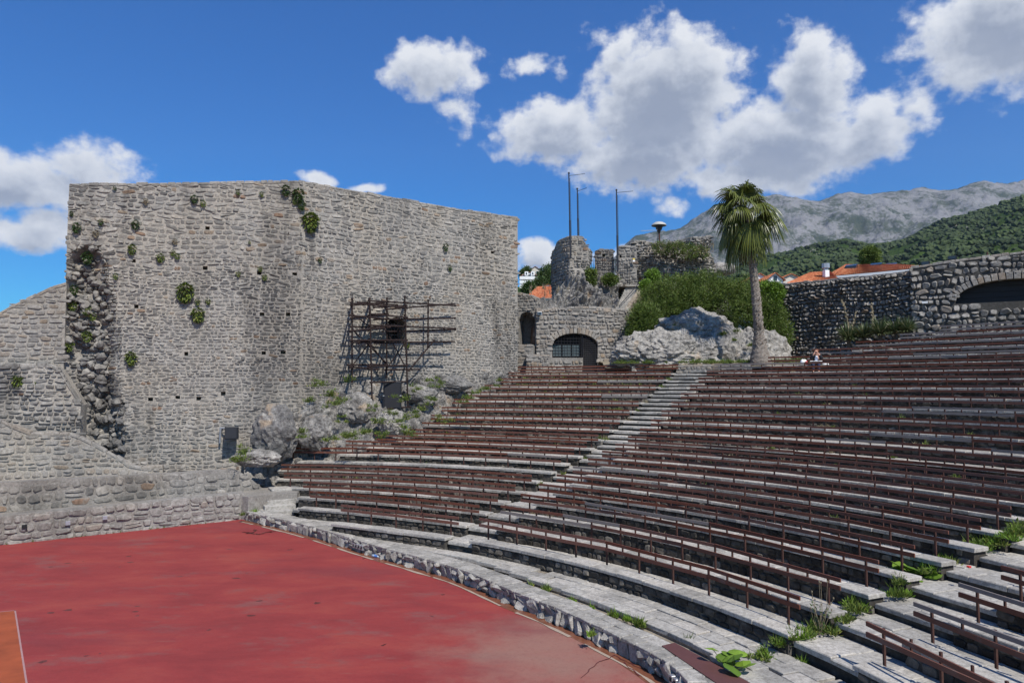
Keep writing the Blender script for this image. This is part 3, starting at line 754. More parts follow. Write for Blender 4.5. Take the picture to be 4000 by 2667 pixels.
# ------------------------------------------------------------------ stairs
def stairs(a0, a1, kmax, label, two_from, seed, cat='stairs'):
    r = random.Random(seed); root = thing('stone_stairs', label, cat, pol(RB1, (a0 + a1) / 2, .5))
    base = MB()
    for k in range(1, kmax + 1):
        w = Wk(k); w2 = Wk(k + 1)
        treads = [(rb(k) - .35, rb(k + 1) - .35, w, 1)] if k < two_from else [(rb(k) - .35, rb(k) + .2, w, 1), (rb(k) + .2, rb(k + 1) - .35, (w + w2) / 2, 1)]
        for r0, r1, z, _ in treads:
            sweep(base, [(r0 + .03, z - .9), (r0 + .03, z - .07), (r1 + .05, z - .07), (r1 + .05, z - .9)], a0, a1)
            a = a0; wdeg = a1 - a0; n = max(2, round(rad(wdeg) * r0 / .75)); cuts = [0] + sorted(min(.93, max(.07, (i + r.uniform(-.25, .25)) / n)) for i in range(1, n)) + [1]
            for c0, c1 in zip(cuts, cuts[1:]):
                rr = [(r0, r1)] if r1 - r0 < .75 or r.random() < .2 else [(r0, r0 + r.uniform(.4, .6)), None]
                if len(rr) == 2: rr = [rr[0], (rr[0][1], r1)]
                for q0, q1 in rr:
                    m_ = MB(); polar_block(m_, q0 + (.0 if q0 != r0 else -.02), q1, a0 + wdeg * c0, a0 + wdeg * c1, z - .1, z, r, r.random(), .018, .016); m_.build('step_stone', M['paving'], root)
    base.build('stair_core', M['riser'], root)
    return root
stairs(A_R + .15, A_L - .1, 19, 'central stone stairs climbing between the two curved seating blocks', 9, 3)
stairs(A_3 + .1, A_E - .1, 9, 'weedy stone stairs between the right block and the near block', 50, 4)
# side slopes beside the stair flank (rubble flank blocks under the slab ends) are the riser walls themselves
# ------------------------------------------------------------------ promenade, kerb, stage
kp = [(3.2, 12.6), (2.98, 13.85), (2.36, 15.09), (1.25, 16.94), (.05, 18.57), (-1.6, 20.9), (-4.55, 23.85), (-7.9, 27.3), (-10.95, 29.9)]
kp = [(2.5, 4), (3.2, 8), (3.4, 11), (3.2, 12.6)] + kp[1:]
def catmull(pts, n=6):
    out = []; P = [pts[0]] + list(pts) + [pts[-1]]
    for i in range(1, len(P) - 2):
        for k in range(n):
            t = k / n; a, b_, c, d = (Vector(P[i - 1]), Vector(P[i]), Vector(P[i + 1]), Vector(P[i + 2]))
            out.append(.5 * ((2 * b_) + (c - a) * t + (2 * a - 5 * b_ + 4 * c - d) * t * t + (3 * b_ - a - 3 * c + d) * t ** 3))
    out.append(Vector(pts[-1])); return out
kl = catmull(kp, 6); KP = Path([(p.x, p.y) for p in kl][::-1])   # from the far left corner towards the camera
edge = [(p.x, p.y) for p in kl]
sheet('stage_floor', edge + [(-11.2, 30.25), (-18.0, 25.3), (-32, 15.1), (-45, 6), (-45, -20), (2, -20)], ST, M['stage'], kind='structure')
q0, q1 = atz(62, 2383, ST), atz(108, 2667, ST); dd = (q1 - q0).normalized(); w_ = atz(0, 2389, ST) - q0; q2 = q0 + dd * 9
sheet('stage_patch', [(q0.x, q0.y), (q2.x, q2.y), (q2.x + w_.x * 8, q2.y + w_.y * 8), (q0.x + w_.x * 8, q0.y + w_.y * 8)], ST + .004, M['orange'], kind='structure')
b = MB(); wn = w_.normalized()
for (a_, c_, n_) in ((q0, q2, wn), (q0, q0 + w_ * 8, dd)):
    b.quad(*[Vector((*x.xy, ST + .008)) for x in (a_, c_, c_ + n_ * .035, a_ + n_ * .035)])
b.build('floor_line', M['line'], kind='structure')
# gutter and cement edge along the kerb
for nm, o0, o1, z, mt in (('wet_gutter', .02, .30, .004, 'wet'), ('cement_edge', .29, .345, .010, 'sand')):
    b = MB(); N = 240; rr = random.Random(2)
    for i in range(N):
        s0, s1 = KP.len * i / N, KP.len * (i + 1) / N; e = lambda s: .05 * mn.noise(Vector((s * .9, o0 * 30, 0))) + (.28 * max(0, mn.noise(Vector((s * .25, 4, 0)))) if mt == 'wet' else 0)
        P_ = lambda s, o: Vector((*KP(s, o)[0], z + ST))
        w0_ = .0 if mt != 'sand' else .035 * mn.noise(Vector((s0 * 1.7, 3, 1))); w1_ = .0 if mt != 'sand' else .035 * mn.noise(Vector((s1 * 1.7, 3, 1)))
        if mt == 'sand' and mn.noise(Vector((s0 * 1.1, 8, 2))) > .22: continue
        i0 = o0 - .1 if mt != 'sand' else o0 - .02
        b.quad(P_(s0, i0 + w0_), P_(s1, i0 + w1_), P_(s1, o1 + e(s1) - w1_), P_(s0, o1 + e(s0) - w0_))
    b.build(nm, M[mt], kind='structure')
# kerb: rough stone blocks with a broken face and flat top stones
M['kerb_joint'] = stonemat('kerb_joint', [(0, (.24, .22, .19)), (1, (.24, .22, .19))], .5, 10, bump=.8, lich=.3)
def kerb():
    r = random.Random(8); root = thing('stone_kerb', 'low rough limestone kerb wall curving along the edge of the red stage', 'kerb', (-1.6, 21.7, 0))
    b = MB(); N = 100
    for i in range(N):
        s0, s1 = KP.len * i / N, KP.len * (i + 1) / N; P_ = lambda s, o, z: Vector((*KP(s, o)[0], z + (.15 if z > .3 else 0)))
        b.quad(P_(s0, 0, -.1), P_(s1, 0, -.1), P_(s1, 0, .38), P_(s0, 0, .38)); b.quad(P_(s0, 0, .38), P_(s1, 0, .38), P_(s1, -.62, .40), P_(s0, -.62, .40)); b.quad(P_(s1, -.62, -.1), P_(s0, -.62, -.1), P_(s0, -.62, .40), P_(s1, -.62, .40))
    b.build('kerb_core', M['kerb_joint'], root)
    st = []; fn = lambda s, z, off: Vector((*KP(s, off)[0], z)); s = 0
    while s < KP.len - .2:
        w = r.uniform(.18, .46)
        if r.random() < .45:
            for zc, hh in ((.25, .09), (.43, .08)): stone(st, s + w / 2, zc, w / 2 + .01, hh + .012, fn, r.uniform(.03, .09), r, r.random(), .95, .7)
        else: stone(st, s + w / 2, .33, w / 2 + .01, .205, fn, r.uniform(.03, .09), r, r.random(), .95, .7)
        s += w
    # top: irregular flat stones in two strips
    for o0, o1 in ((.05, -.32), (-.30, -.62)):
        s = 0
        while s < KP.len - .2:
            w = r.uniform(.3, .65); a_, c_ = s + .012, s + w - .012; o1_ = o1 + r.uniform(-.04, .04)
            q = [fn(a_, .49, o0), fn(c_, .49, o0), fn(c_, .49, o1_), fn(a_, .49, o1_ + r.uniform(-.03, .03))]; u = [x + Vector((r.uniform(-.01, .01), r.uniform(-.01, .01), (.068 + r.uniform(-.008, .010)))) for x in q]
            m_ = MB(); m_.block(q, u, r.random(), .012); st.append((m_.v, m_.f, r.random(), .1)); s += w
    emit_stones(st, root, M['kerb'], 300, 'kerb_stone', rank=lambda a: a[0][0].y if hasattr(a[0][0], 'y') else a[0][0][1])
kerb()
# promenade: ground strip and individual paving stones between kerb and front seats
def promenade():
    r = random.Random(12); root = thing('promenade', 'paved stone walk between the kerb and the front seats', 'paving', pol(19.8, 40, .5)); root['kind'] = 'structure'; del root['category'], root['label']
    b = MB(); N = 100
    def inner(a):   # outer face of the kerb as a radius
        best = 99
        p = pol(10, a); d = Vector((math.cos(rad(a)), math.sin(rad(a))))
        lo, hi = 12, 30
        for _ in range(30):
            m_ = (lo + hi) / 2; q = Vector((CX, CY)) + d * m_
            # signed side of the kerb line
            i = min(range(0, len(kl) - 1), key=lambda i: (((kl[i] + kl[i + 1]) / 2) - q).length); e = kl[i + 1] - kl[i]; s_ = e.x * (q.y - kl[i].y) - e.y * (q.x - kl[i].x)
            if s_ > 0: lo = m_
            else: hi = m_
        return lo
    inn = {}
    for i in range(-2, 87): inn[i] = inner(i)
    def ir(a): i = int(math.floor(a)); return lerp(inn[max(-2, min(86, i))], inn[max(-2, min(86, i + 1))], a - i)
    for i in range(170):
        a0, a1 = i * .5, i * .5 + .5
        e = .9 if a0 < 52 else .7
        z = .50; r1 = 20.5 if a0 < 69 else max(ir(a0) + 1.0 + .1, RB1 + 1.3)
        b.quad(pol(ir(a0) + .55, a0, .28), pol(r1, a0, z), pol(r1, a1, z), pol(ir(a1) + .55, a1, .28)) if False else None
        g_ = 1.05 if a0 < 50 else max(.62, 1.05 - (a0 - 50) * .05); g_ = g_
        b.quad(pol(ir(a0) + .5, a0, .40), pol(ir(a0) + g_, a0, .40), pol(ir(a1) + g_, a1, .40), pol(ir(a1) + .5, a1, .40))
        st_ = ir(a0) + g_; st1 = ir(a1) + g_
        b.quad(pol(st_, a0, .2), pol(st_, a0, z), pol(st1, a1, z), pol(st1, a1, .2))
        b.quad(pol(st_, a0, z), pol(max(r1, st_ + .1), a0, z), pol(max(r1, st1 + .1), a1, z), pol(st1, a1, z))
    b.build('promenade_bed', M['bedding'], root)
    a = 0
    cnt = 0
    while a < 84:
        r1 = 20.5 if a < 69 else max(ir(a) + 1.2, RB1 + 1.2); g_ = 1.05 if a < 50 else max(.62, 1.05 - (a - 50) * .05); r0 = ir(a) + g_ - .02
        da = math.degrees(r.uniform(.62, .85) / 20); x = r0
        nrow = max(1, round((r1 - r0) / .42)); hh = (r1 - r0) / nrow
        for j in range(nrow):
            off = (j % 2) * da * .5; sh0, sh1 = ir(a + off) - ir(a), 0
            m_ = MB(); polar_block(m_, r0 + j * hh + .012, r0 + (j + 1) * hh - .012, a + off, min(84.5, a + off + da), .46, .56, r, r.random(), .012, .010, gapdeg=.03); m_.build('paving_stone', M['paving'], root); cnt += 1
        a += da
promenade()

# ================================================================== WALLS
def hit(path, u, v, off=0.0):
    """where the line of sight through a pixel of the photograph meets a vertical wall: (s, z)"""
    P = Path(path)
    best = None
    for i, (a, c) in enumerate(zip(P.p, P.p[1:])):
        d = (c - a).normalized(); n = Vector((d.y, -d.x, 0)); q = onplane(u, v, Vector((a.x, a.y, 0)) + n * off, n); s = (Vector((q.x, q.y)) - a).dot(d)
        L = (c - a).length
        miss = max(0, -s, s - L)
        if best is None or miss < best[0]: best = (miss, P.L[i] + s, q.z)
    return best[1], best[2]
def prof(path, px):
    pts = sorted(hit(path, *p) for p in px); return lambda s: interp(s, pts)
C0, C1, C2 = (-20.5, 32.7), (-10.6, 35.8), (.42, 43.9)
BW = [C0, C1, C2]
def hole_px(path, u0, v0, u1, v1, depth=.4):
    s0, zt = hit(path, u0, v0); s1, zb_ = hit(path, u1, v1); return dict(s0=s0, s1=s1, lo=lambda s, a=zb_: a, hi=lambda s, a=zt: a, depth=depth)
# big wall -------------------------------------------------------------
bw_top = prof(BW, [(246, 724), (420, 720), (700, 718), (1000, 712), (1173, 709), (1220, 714), (1500, 765), (1800, 818), (2027, 850)])
putlogs = [(522, 1018), (810, 890), (1128, 912), (728, 1380), (1030, 1378), (1104, 1375), (586, 1558), (693, 1551), (871, 1535), (1012, 1065), (1150, 1070), (775, 1555), (1930, 985), (478, 1573), (800, 1045), (1022, 1226), (1125, 1226), (532, 1195)]
r_ = random.Random(3); bh = []
for u, v in putlogs: bh.append(hole_px(BW, u - 8, v - 6, u + r_.uniform(7, 12), v + r_.uniform(6, 10), .45))
w0, wz0 = hit(BW, 1515, 1338); w1, wz1 = hit(BW, 1590, 1262); wm_ = (w0 + w1) / 2; wtop = hit(BW, 1550, 1238)[1]
bh.append(dict(s0=w0, s1=w1, lo=lambda s: wz0, hi=lambda s: wtop - (wtop - wz1) * ((s - wm_) / (w1 - w0) * 2) ** 2, depth=1.1))
def er(s, z):   # eroded rubble core at the left end of the wall
    c = interp(z, [(0, 2.1), (3, 1.9), (6, 1.1), (9, .95), (11, .8), (13, .8)]); w = interp(z, [(0, .8), (4, 1.15), (8, 1.25), (10.8, 1.0), (11.8, .5), (12.2, 0)])
    if w <= 0: return 0
    e = 1 - abs(s - c) / (w * (1 + .35 * mn.noise(Vector((0, z * .9, 3))))); return max(0, min(1, e * 1.8))
def bw_disp(s, z):
    m_ = er(s, z); d = .03 * mn.noise(Vector((s * .5, z * .5, 1)))
    if s > 10.3: d -= .12 * min(1, (s - 10.3) / .15)      # the right part is set back a little behind the vertical seam
    if m_ > 0:
        h = mn.fractal(Vector((s * .9, z * .9, 5)), 1, 2, 4)
        d += m_ * (-.5 + .45 * h)
    return d
def bw_prot(s, z): return 1 + 1.7 * er(s, z) + .3 * (mn.noise(Vector((s * .3, z * .3, 9))) > .1)
def bw_tint(s, z, t):
    m_ = er(s, z); dark = .28 if m_ > 0 and z < 6.5 else 0
    t2 = t + .22 * mn.noise(Vector((s * .35, z * .35, 4))) - dark * m_
    return max(0, min(t if t > .9 else .86, t2))
bigwall, bwP, bwfn = rubble('rubble_wall', 'tall windowless-looking rubble stone wall with eroded left edge and rusty scaffold in front', 'wall', BW, lambda s: .6, bw_top, mw=.31, mh=.15, prot=.026,
    thick=1.6, holes=bh, disp=bw_disp, cell=.35, seed=21, protf=bw_prot, tintf=bw_tint, big=.14, tilt=.45, gap=.15, square=.35, sizef=lambda s, z: interp(z, [(0, 1.2), (5, 1.05), (9, .98), (12, 1.3), (15.5, 1.5)]))
bigwall['label'] = 'tall grey rubble stone wall with eroded left edge, rusty scaffold in front of it'
# grille of the small window
b = MB(); fnw = lambda s, z, off: Vector((*bwP(s, off - .12)[0], z))
for i in range(7): s_ = lerp(w0, w1, (i + .5) / 7); b.tube(fnw(s_, wz0, -.25), fnw(s_, wtop - .1, -.25), .012, 5)
for i in range(6): z_ = lerp(wz0, wz1, (i + .5) / 6); b.tube(fnw(w0, z_, -.25), fnw(w1, z_, -.25), .012, 5)
b.build('window_grille', M['iron'], bigwall)
b = MB(); b.quad(fnw(w0 - .1, wz0 - .1, -.98), fnw(w1 + .1, wz0 - .1, -.98), fnw(w1 + .1, wtop + .1, -.98), fnw(w0 - .1, wtop + .1, -.98)); b.build('dark_back_panel', M['dark'], bigwall)  # dark sheet painted in for the shade behind the window
# chunky stones of the exposed core at the left end
rr = random.Random(91); cs_ = []
for i in range(330):
    z = rr.uniform(1.8, 12.6); sx = interp(z, [(0, 2.1), (3, 1.9), (6, 1.1), (9, .95), (11, .8), (13, .8)]) + rr.gauss(0, .55)
    m_ = er(sx, z)
    if m_ < .25 or sx < -.12: continue
    R = rr.uniform(.09, .24) * (1.15 if z < 6 else 1); c_ = bwfn(sx, z, rr.uniform(-.05, .22)); mb_ = MB(); n = 7; vs = []; q_ = Matrix.Rotation(rr.uniform(0, 6.28), 3, rdir(rr))
    st_ = Vector((1.25, .9, .75))
    for a_, c2, d2 in ((0, 0, 1), (0, 0, -1)): vs.append(Vector((a_, c2, d2)))
    for lay, zz_ in ((.75, .5), (1, 0), (.8, -.55)):
        for k in range(n): w = (k + rr.uniform(-.25, .25)) * 6.283 / n; q = lay * rr.uniform(.8, 1.15); vs.append(Vector((q * math.cos(w), q * math.sin(w), zz_ + rr.uniform(-.15, .15))))
    fs = [(0, 2 + k, 2 + (k + 1) % n) for k in range(n)] + [(2 + k, 2 + n + k, 2 + n + (k + 1) % n, 2 + (k + 1) % n) for k in range(n)] + [(2 + n + k, 2 + 2 * n + k, 2 + 2 * n + (k + 1) % n, 2 + n + (k + 1) % n) for k in range(n)] + [(1, 2 + 2 * n + (k + 1) % n, 2 + 2 * n + k) for k in range(n)]
    mb_.add([c_ + q_ @ (Vector((v.x * st_.x, v.y * st_.y, v.z * st_.z)) * R) for v in vs], fs, max(0, min(1, rr.uniform(.0, .75) - (.25 if z < 6 else 0)))); mb_.build('core_stone', M['wall_stone'], bigwall)
# left extensions --------------------------------------------------------
DP = [(-27.5, 30.4), (-20.4, 32.62)]
rubble('sloping_rubble_wall', 'sloping-topped rubble wall running off the left edge, beside the tall wall', 'wall', DP, lambda s: 1.0, prof(DP, [(-300, 1420), (0, 1222), (60, 1190), (150, 1150), (238, 1108)]), mw=.4, mh=.22, prot=.035, seed=31, gap=.15, thick=1.2, mats=('pale_stone', 'mortar'))
DP2 = [(-27.4, 29.75), (-20.9, 31.75), (-19.3, 32.2)]
rubble('buttress_wall', 'lower rubble wall at the left edge, standing forward under the sloping wall', 'wall', DP2, lambda s: 1.0, prof(DP2, [(-200, 1432), (0, 1430), (218, 1424), (300, 1560), (360, 1640), (420, 1750)]), mw=.38, mh=.2, prot=.06, seed=33, thick=1.0,
       disp=lambda s, z: .12 * fb(s, z, 0, .8))
CP = [(-24.0, 28.9), (-20.8, 30.3), (-15.6, 32.3)]
rubble('stair_parapet', 'stepped parapet wall sloping down to the right, at the left under the tall wall', 'wall', CP, lambda s: 1.2, prof(CP, [(-200, 1560), (0, 1642), (103, 1694), (275, 1694), (330, 1716), (488, 1803), (510, 1830)]), mw=.4, mh=.27, prot=.04, seed=35, thick=.5, gap=.16, mats=('pale_stone', 'mortar'), square=.3)
BP = [(-32.5, 16.3), (-18.6, 26.2), (-12.0, 31.2), (-11.0, 31.9)]
rubble('terrace_wall', 'middle low stone terrace wall behind the stage, rounded down at its right end', 'wall', BP, lambda s: .2, prof(BP, [(-400, 1890), (0, 1884), (500, 1858), (918, 1833), (960, 1850), (1020, 1906)]), mw=.46, mh=.31, prot=.04, seed=37, thick=.45, gap=.15, mats=('wall_stone', 'mortar_grey'), square=.2, cope=False)
AP = [(-32, 15.2), (-18.0, 25.3), (-11.15, 30.2)]
rubble('stage_wall', 'lowest stone wall along the back edge of the red stage', 'wall', AP, lambda s: -.1, lambda s: interp(s, [(0, 1.12), (17.3, 1.17), (25.7, 1.28)]), mw=.42, mh=.29, prot=.05, seed=39, thick=.5, gap=.07, tintf=lambda s, z, t: t * .72, mats=('pale_stone', 'mortar_grey'), square=.25, cope=False)
def ledge(name, pts, z):
    b = MB(); vs = [Vector((x, y, z + random.uniform(-.004, .004))) for x, y in pts]; b.add(vs, [tuple(range(len(vs)))]); b.build(name, M['mortar_grey'], kind='structure')
ledge('lower_terrace', [(-32, 15.5), (-18.2, 25.6), (-11.2, 30.5), (-10.9, 32.2), (-12.0, 31.5), (-18.6, 26.5), (-32.5, 16.6)], 1.14)
ledge('upper_terrace', [(-32.5, 16.6), (-18.7, 26.5), (-12.1, 31.5), (-11.1, 32.2), (-11, 35.9), (-20.5, 32.9), (-34, 29)], 1.3)
# drain slot and metal plates in the walls
sA = Path(AP); sB = Path(BP)
for u, v, w, h, mt, lb in ((265, 2042, .15, .14, 'steel', 'small light metal plate on the stage wall, left one'), (410, 2021, .15, .14, 'steel', 'small light metal plate on the stage wall, right one'), (95, 2055, .16, .13, 'dark', 'dark square socket recess near the left end of the stage wall')):
    s_, z_ = hit(AP, u, v, .08); b = MB(); q, d, n = sA(s_, .10); a_ = math.atan2(d.y, d.x); b.box((q.x, q.y, z_), (w, .03, h), a_, ch=.008); b.build('wall_plate', M[mt], label=lb, cat='plate', group='small plates in the stage wall')
# ------------------------------------------------------------------ rock outcrop below the big wall
def ruled(name, bot, top, nu, nv, amp, freq, mat, seed=0, bulge=0.0, edge=.12, tintv=None, **kw):
    vs = []; fs = []; NB = len(bot) - 1
    def cur(P, t):
        x = t * NB; i = min(NB - 1, int(x)); return Vector(P[i]).lerp(Vector(P[i + 1]), x - i)
    for j in range(nv + 1):
        for i in range(nu + 1):
            tu, tv = i / nu, j / nv; a_, c_ = cur(bot, tu), cur(top, tu); p = a_.lerp(c_, tv)
            ax = (c_ - a_).normalized(); h_ = (Vector(bot[-1]) - Vector(bot[0])).normalized(); n = h_.cross(ax).normalized()
            env = min(1, tv / edge, (1 - tv) / edge + .15)
            q = p * freq + Vector((seed, seed * 2.3, 0)); dist, _ = mn.voronoi(q * .8); cell = (dist[1] - dist[0])
            d2, _ = mn.voronoi(q * 2.6 + Vector((3, 3, 3))); c2 = min(.5, d2[1] - d2[0])
            h = mn.fractal(q, 1, 2.1, 5) * .8 + abs(mn.noise(q * 1.9)) * .6 + min(.45, cell) * 1.1 + c2 * .5 - .6 + mn.noise(q * 7) * .16 + mn.noise(q * 15) * .10
            p = p + n * (amp * h * env + bulge * math.sin(math.pi * tv)); vs.append(tuple(p))
    for j in range(nv):
        for i in range(nu): a_ = j * (nu + 1) + i; fs.append((a_, a_ + 1, a_ + nu + 2, a_ + nu + 1))
    me = bpy.data.meshes.new(name); me.from_pydata(vs, [], fs); me.materials.append(mat)
    at_ = me.attributes.new('tint', 'FLOAT', 'FACE'); at_.data.foreach_set('value', [min(1, max(0, .5 + .5 * mn.noise(Vector(vs[f[0]]) * .8))) for f in fs])
    return link(name, me, **kw)
rbot = []; rtop = []
tops = [(953, 1803), (1030, 1660), (1088, 1582), (1224, 1514), (1300, 1492), (1411, 1480), (1520, 1470), (1633, 1463), (1720, 1468), (1803, 1480), (1900, 1462), (1960, 1450), (2007, 1445)]
ks = [3, 4, 5, 6, 7, 8, 9, 10, 12, 14, 16, 17, 18]
for (u, v), k in zip(tops, ks):
    s_, z_ = hit(BW, u, v); q = bwP(s_, -.35)[0]; rtop.append((q.x, q.y, z_ + .1)); a_ = L_END[k]; p = pol(rb(k + 1) - .6, a_ - .6, Wk(k) - .35); rbot.append(tuple(p))
rbot[0] = (-11.9, 32.2, .9); 
ruled('rock_outcrop', rbot, rtop, 300, 120, .66, .72, M['rock'], 4, .12, label='rough limestone outcrop with weeds at the foot of the tall wall', cat='rock')
for (u, v, Y, rr, sd, lb, tt) in ((1080, 1690, 33.2, (1.0, .7, 1.2), 33, 'big dark grey boulder jutting out above the lowest left rows', .1), (1235, 1690, 34, (.8, .6, .8), 6, 'grey boulder between the dark boulder and the scaffold', .3), (1530, 1650, 35.4, (.75, .5, .6), 8, 'pale round boulder under the black loudspeaker', .8),
        (1640, 1545, 38.3, (.9, .5, .55), 9, 'grey boulder above the rows, right of the loudspeaker', .35), (1765, 1500, 40.5, (1.0, .4, .45), 12, 'dark split boulder at the foot of the tall wall near its right end', .1), (1000, 1790, 31.9, (1.0, .6, .38), 14, 'low boulder beside the lowest left corner of the seating', .6), (1400, 1600, 36, (.9, .5, .8), 17, 'pale slab of rock standing left of the loudspeaker', .7)):
    boulder('boulder', at(u, v, Y), rr, sd, M['rock'], .3, 4, tint=tt, label=lb, cat='boulder')
m_ = MB(); pf = [(-12.1, 30.6), (-10.9, 29.95), (-9.2, 31.0), (-9.2, 34.5), (-12.6, 34.0)]
m_.add([V3 for V3 in [Vector((x, y, 0)) for x, y in pf]] + [Vector((x, y, 1.12 + .02 * i)) for i, (x, y) in enumerate(pf)], [(5, 6, 7, 8, 9)] + [(k, (k + 1) % 5, 5 + (k + 1) % 5, 5 + k) for k in range(5)]); m_.build('corner_ground', M['mortar_grey'], kind='structure')
for i, (pts_, w_c) in enumerate((([(2620, 2667), (2480, 2600), (2400, 2560), (2330, 2590), (2260, 2660)], .014), ([(950, 2078), (985, 2082), (1015, 2088), (1045, 2078), (1075, 2074)], .05), ([(1000, 2068), (985, 2082), (960, 2086)], .04), ([(2500, 2640), (2420, 2575)], .02))):
    m_ = MB(); ps = []; rc = random.Random(i)
    for a_, c_ in zip(pts_, pts_[1:]):
        for k in range(6): q = atz(lerp(a_[0], c_[0], k / 6) + rc.uniform(-5, 5), lerp(a_[1], c_[1], k / 6) + rc.uniform(-2, 2), ST); ps.append(Vector((q.x, q.y, ST + .012)))
    for a_, c_ in zip(ps, ps[1:]):
        d_ = (c_ - a_).normalized(); n_ = Vector((-d_.y, d_.x, 0)) * w_c * rc.uniform(.3, 1.1); m_.quad(a_ - n_, c_ - n_, c_ + n_, a_ + n_)
    m_.build('floor_crack', plain('dark_crack', (.10, .022, .02), .6, 0, .3) if i == 0 else bpy.data.materials['dark_crack'], kind='structure')
# steps at the left end of the seating
root = thing('corner_steps', 'short stone steps between the stage wall and the lowest left seats', 'stairs', (-10.7, 30, 0))
for i in range(6):
    m_ = MB(); m_.box((-9.75 - .05 * i, 29.75 + .42 * i, .32 + .165 * i), (1.25, .9, .20), rad(28), ch=.02, tint=.3 + .1 * (i % 3)); m_.build('step_stone', M['paving'], root)

# ------------------------------------------------------------------ gate complex
def zp(v, Y): return EYE + (HOR - v) / F * Y
GP = [(1.55, 45.7), (4.2, 45.9), (7.9, 46.6)]
ga, _ = hit(GP, 2157, 1380); gb, _ = hit(GP, 2335, 1380); gd, _ = hit(GP, 2277, 1380); gm = (ga + gb) / 2; zsp, zto = zp(1350, 45.9), zp(1302, 45.9); zsill = zp(1397, 45.9)
def ghi(s): return zsp + (zto - zsp) * math.sqrt(max(0, 1 - ((s - gm) / (gb - ga) * 2) ** 2))
gate, gP, gfn = rubble('gate_wall', 'curved-top stone wall with a barred arched opening, in the centre beyond the seats', 'wall', GP, lambda s: 5.4, prof(GP, [(2100, 1212), (2180, 1207), (2260, 1200), (2350, 1202), (2470, 1216)]), mw=.36, mh=.26, prot=.06, seed=41,
    holes=[dict(s0=ga, s1=gd, lo=lambda s: zsill, hi=ghi, depth=.6), dict(s0=gd + .001, s1=gb, lo=lambda s: 5.6, hi=ghi, depth=.6)], mats=('pale_stone', 'mortar_grey'), thick=1.2, gap=.14, cell=.3)
arc = [(gm - (gb - ga) / 2 * math.cos(t * math.pi), zsp + (zto - zsp) * math.sin(t * math.pi)) for t in [i / 19 for i in range(20)]]
voussoirs(gate, gfn, arc, .38, .07, M['pale_stone'], 6)
b = MB(); G = lambda s, z, off: Vector((*gP(s, off)[0], z))
b.quad(G(ga, 5.6, -.5), G(gb, 5.6, -.5), G(gb, zto + .1, -.5), G(ga, zto + .1, -.5)); b.build('opening_back', M['dark'], gate)  # dark sheet stands in for the unlit space behind the arch
for i in range(3):
    s0 = lerp(ga + .1, gd, i / 3); s1 = lerp(ga + .1, gd, (i + 1) / 3) - .08; b = MB(); b.quad(G(s0, zsill + .08, -.42), G(s1, zsill + .08, -.42), G(s1, zsp + .05, -.42), G(s0, zsp + .05, -.42)); b.build('window_pane', M['pane'], gate)
def bars(nm, s0, s1, z0_, step, r_, off, parent, hi_):
    b = MB(); n = int((s1 - s0) / step)
    for i in range(n + 1): s = s0 + (s1 - s0) * i / n; b.tube(G(s, z0_, off), G(s, hi_(s) - .02, off), r_, 4)
    z = z0_ + step / 2
    while z < zto - .05:
        xs = [s for s in [s0 + (s1 - s0) * i / 40 for i in range(41)] if hi_(s) > z]
        if xs: b.tube(G(xs[0], z, off), G(xs[-1], z, off), r_, 4)
        z += step
    b.build(nm, M['iron'], parent)
bars('window_grille', ga + .02, gd - .03, zsill, .19, .013, -.12, gate, ghi)
bars('gate_grille', gd + .04, gb - .03, 5.7, .12, .02, -.10, gate, ghi)
b = MB(); b.tube(G(gd, 5.6, -.1), G(gd, ghi(gd), -.1), .05, 4); b.build('gate_post', M['iron'], gate)
QP = [(.35, 46.3), (1.75, 45.95)]
h0, _ = hit(QP, 2026, 1300); h1, _ = hit(QP, 2090, 1300); hz0, hz1, hz2 = zp(1348, 46.2), zp(1250, 46.2), zp(1217, 46.2); hm = (h0 + h1) / 2
qw, qP, qfn = rubble('niche_wall', 'narrow stone wall with a dark arched niche between the tall wall and the gate wall', 'wall', QP, lambda s: 5.4, prof(QP, [(2000, 1145), (2060, 1150), (2125, 1172)]), mw=.3, mh=.2, prot=.05, seed=43,
    holes=[dict(s0=h0, s1=h1, lo=lambda s: hz0, hi=lambda s: hz1 + (hz2 - hz1) * math.sqrt(max(0, 1 - ((s - hm) / (h1 - h0) * 2) ** 2)), depth=1.4)], mats=('pale_stone', 'mortar_grey'), cell=.25, thick=1.6)
boulder('niche_rubble', qP(h1 - .1, -.8)[0].to_3d() + Vector((.1, 0, hz0 + .5)), (.4, .5, 1.1), 5, M['brown'] if 'brown' in M else stonemat('brown_rubble', [(0, (.20, .13, .09)), (1, (.34, .24, .17))], .3), .35, 3, parent=qw, tint=.5)
rubble('low_block_wall', 'low stone block wall under the dark niche', 'wall', [(.35, 45.5), (1.35, 45.3)], lambda s: 5.4, lambda s: zp(1350, 45.4), mw=.4, mh=.25, prot=.05, seed=45, mats=('pale_stone', 'mortar_grey'), thick=.8)
rubble('lower_block_wall', 'lowest stone block wall left of the gate opening', 'wall', [(.9, 44.6), (2.35, 44.6)], lambda s: 5.4, lambda s: zp(1388, 44.6), mw=.4, mh=.25, prot=.05, seed=46, mats=('pale_stone', 'mortar_grey'), thick=.9)
sheet('courtyard', [(-.5, 43.2), (6, 41.8), (13, 41), (14, 52), (0, 52)], 6.1, M['earth'], kind='structure')
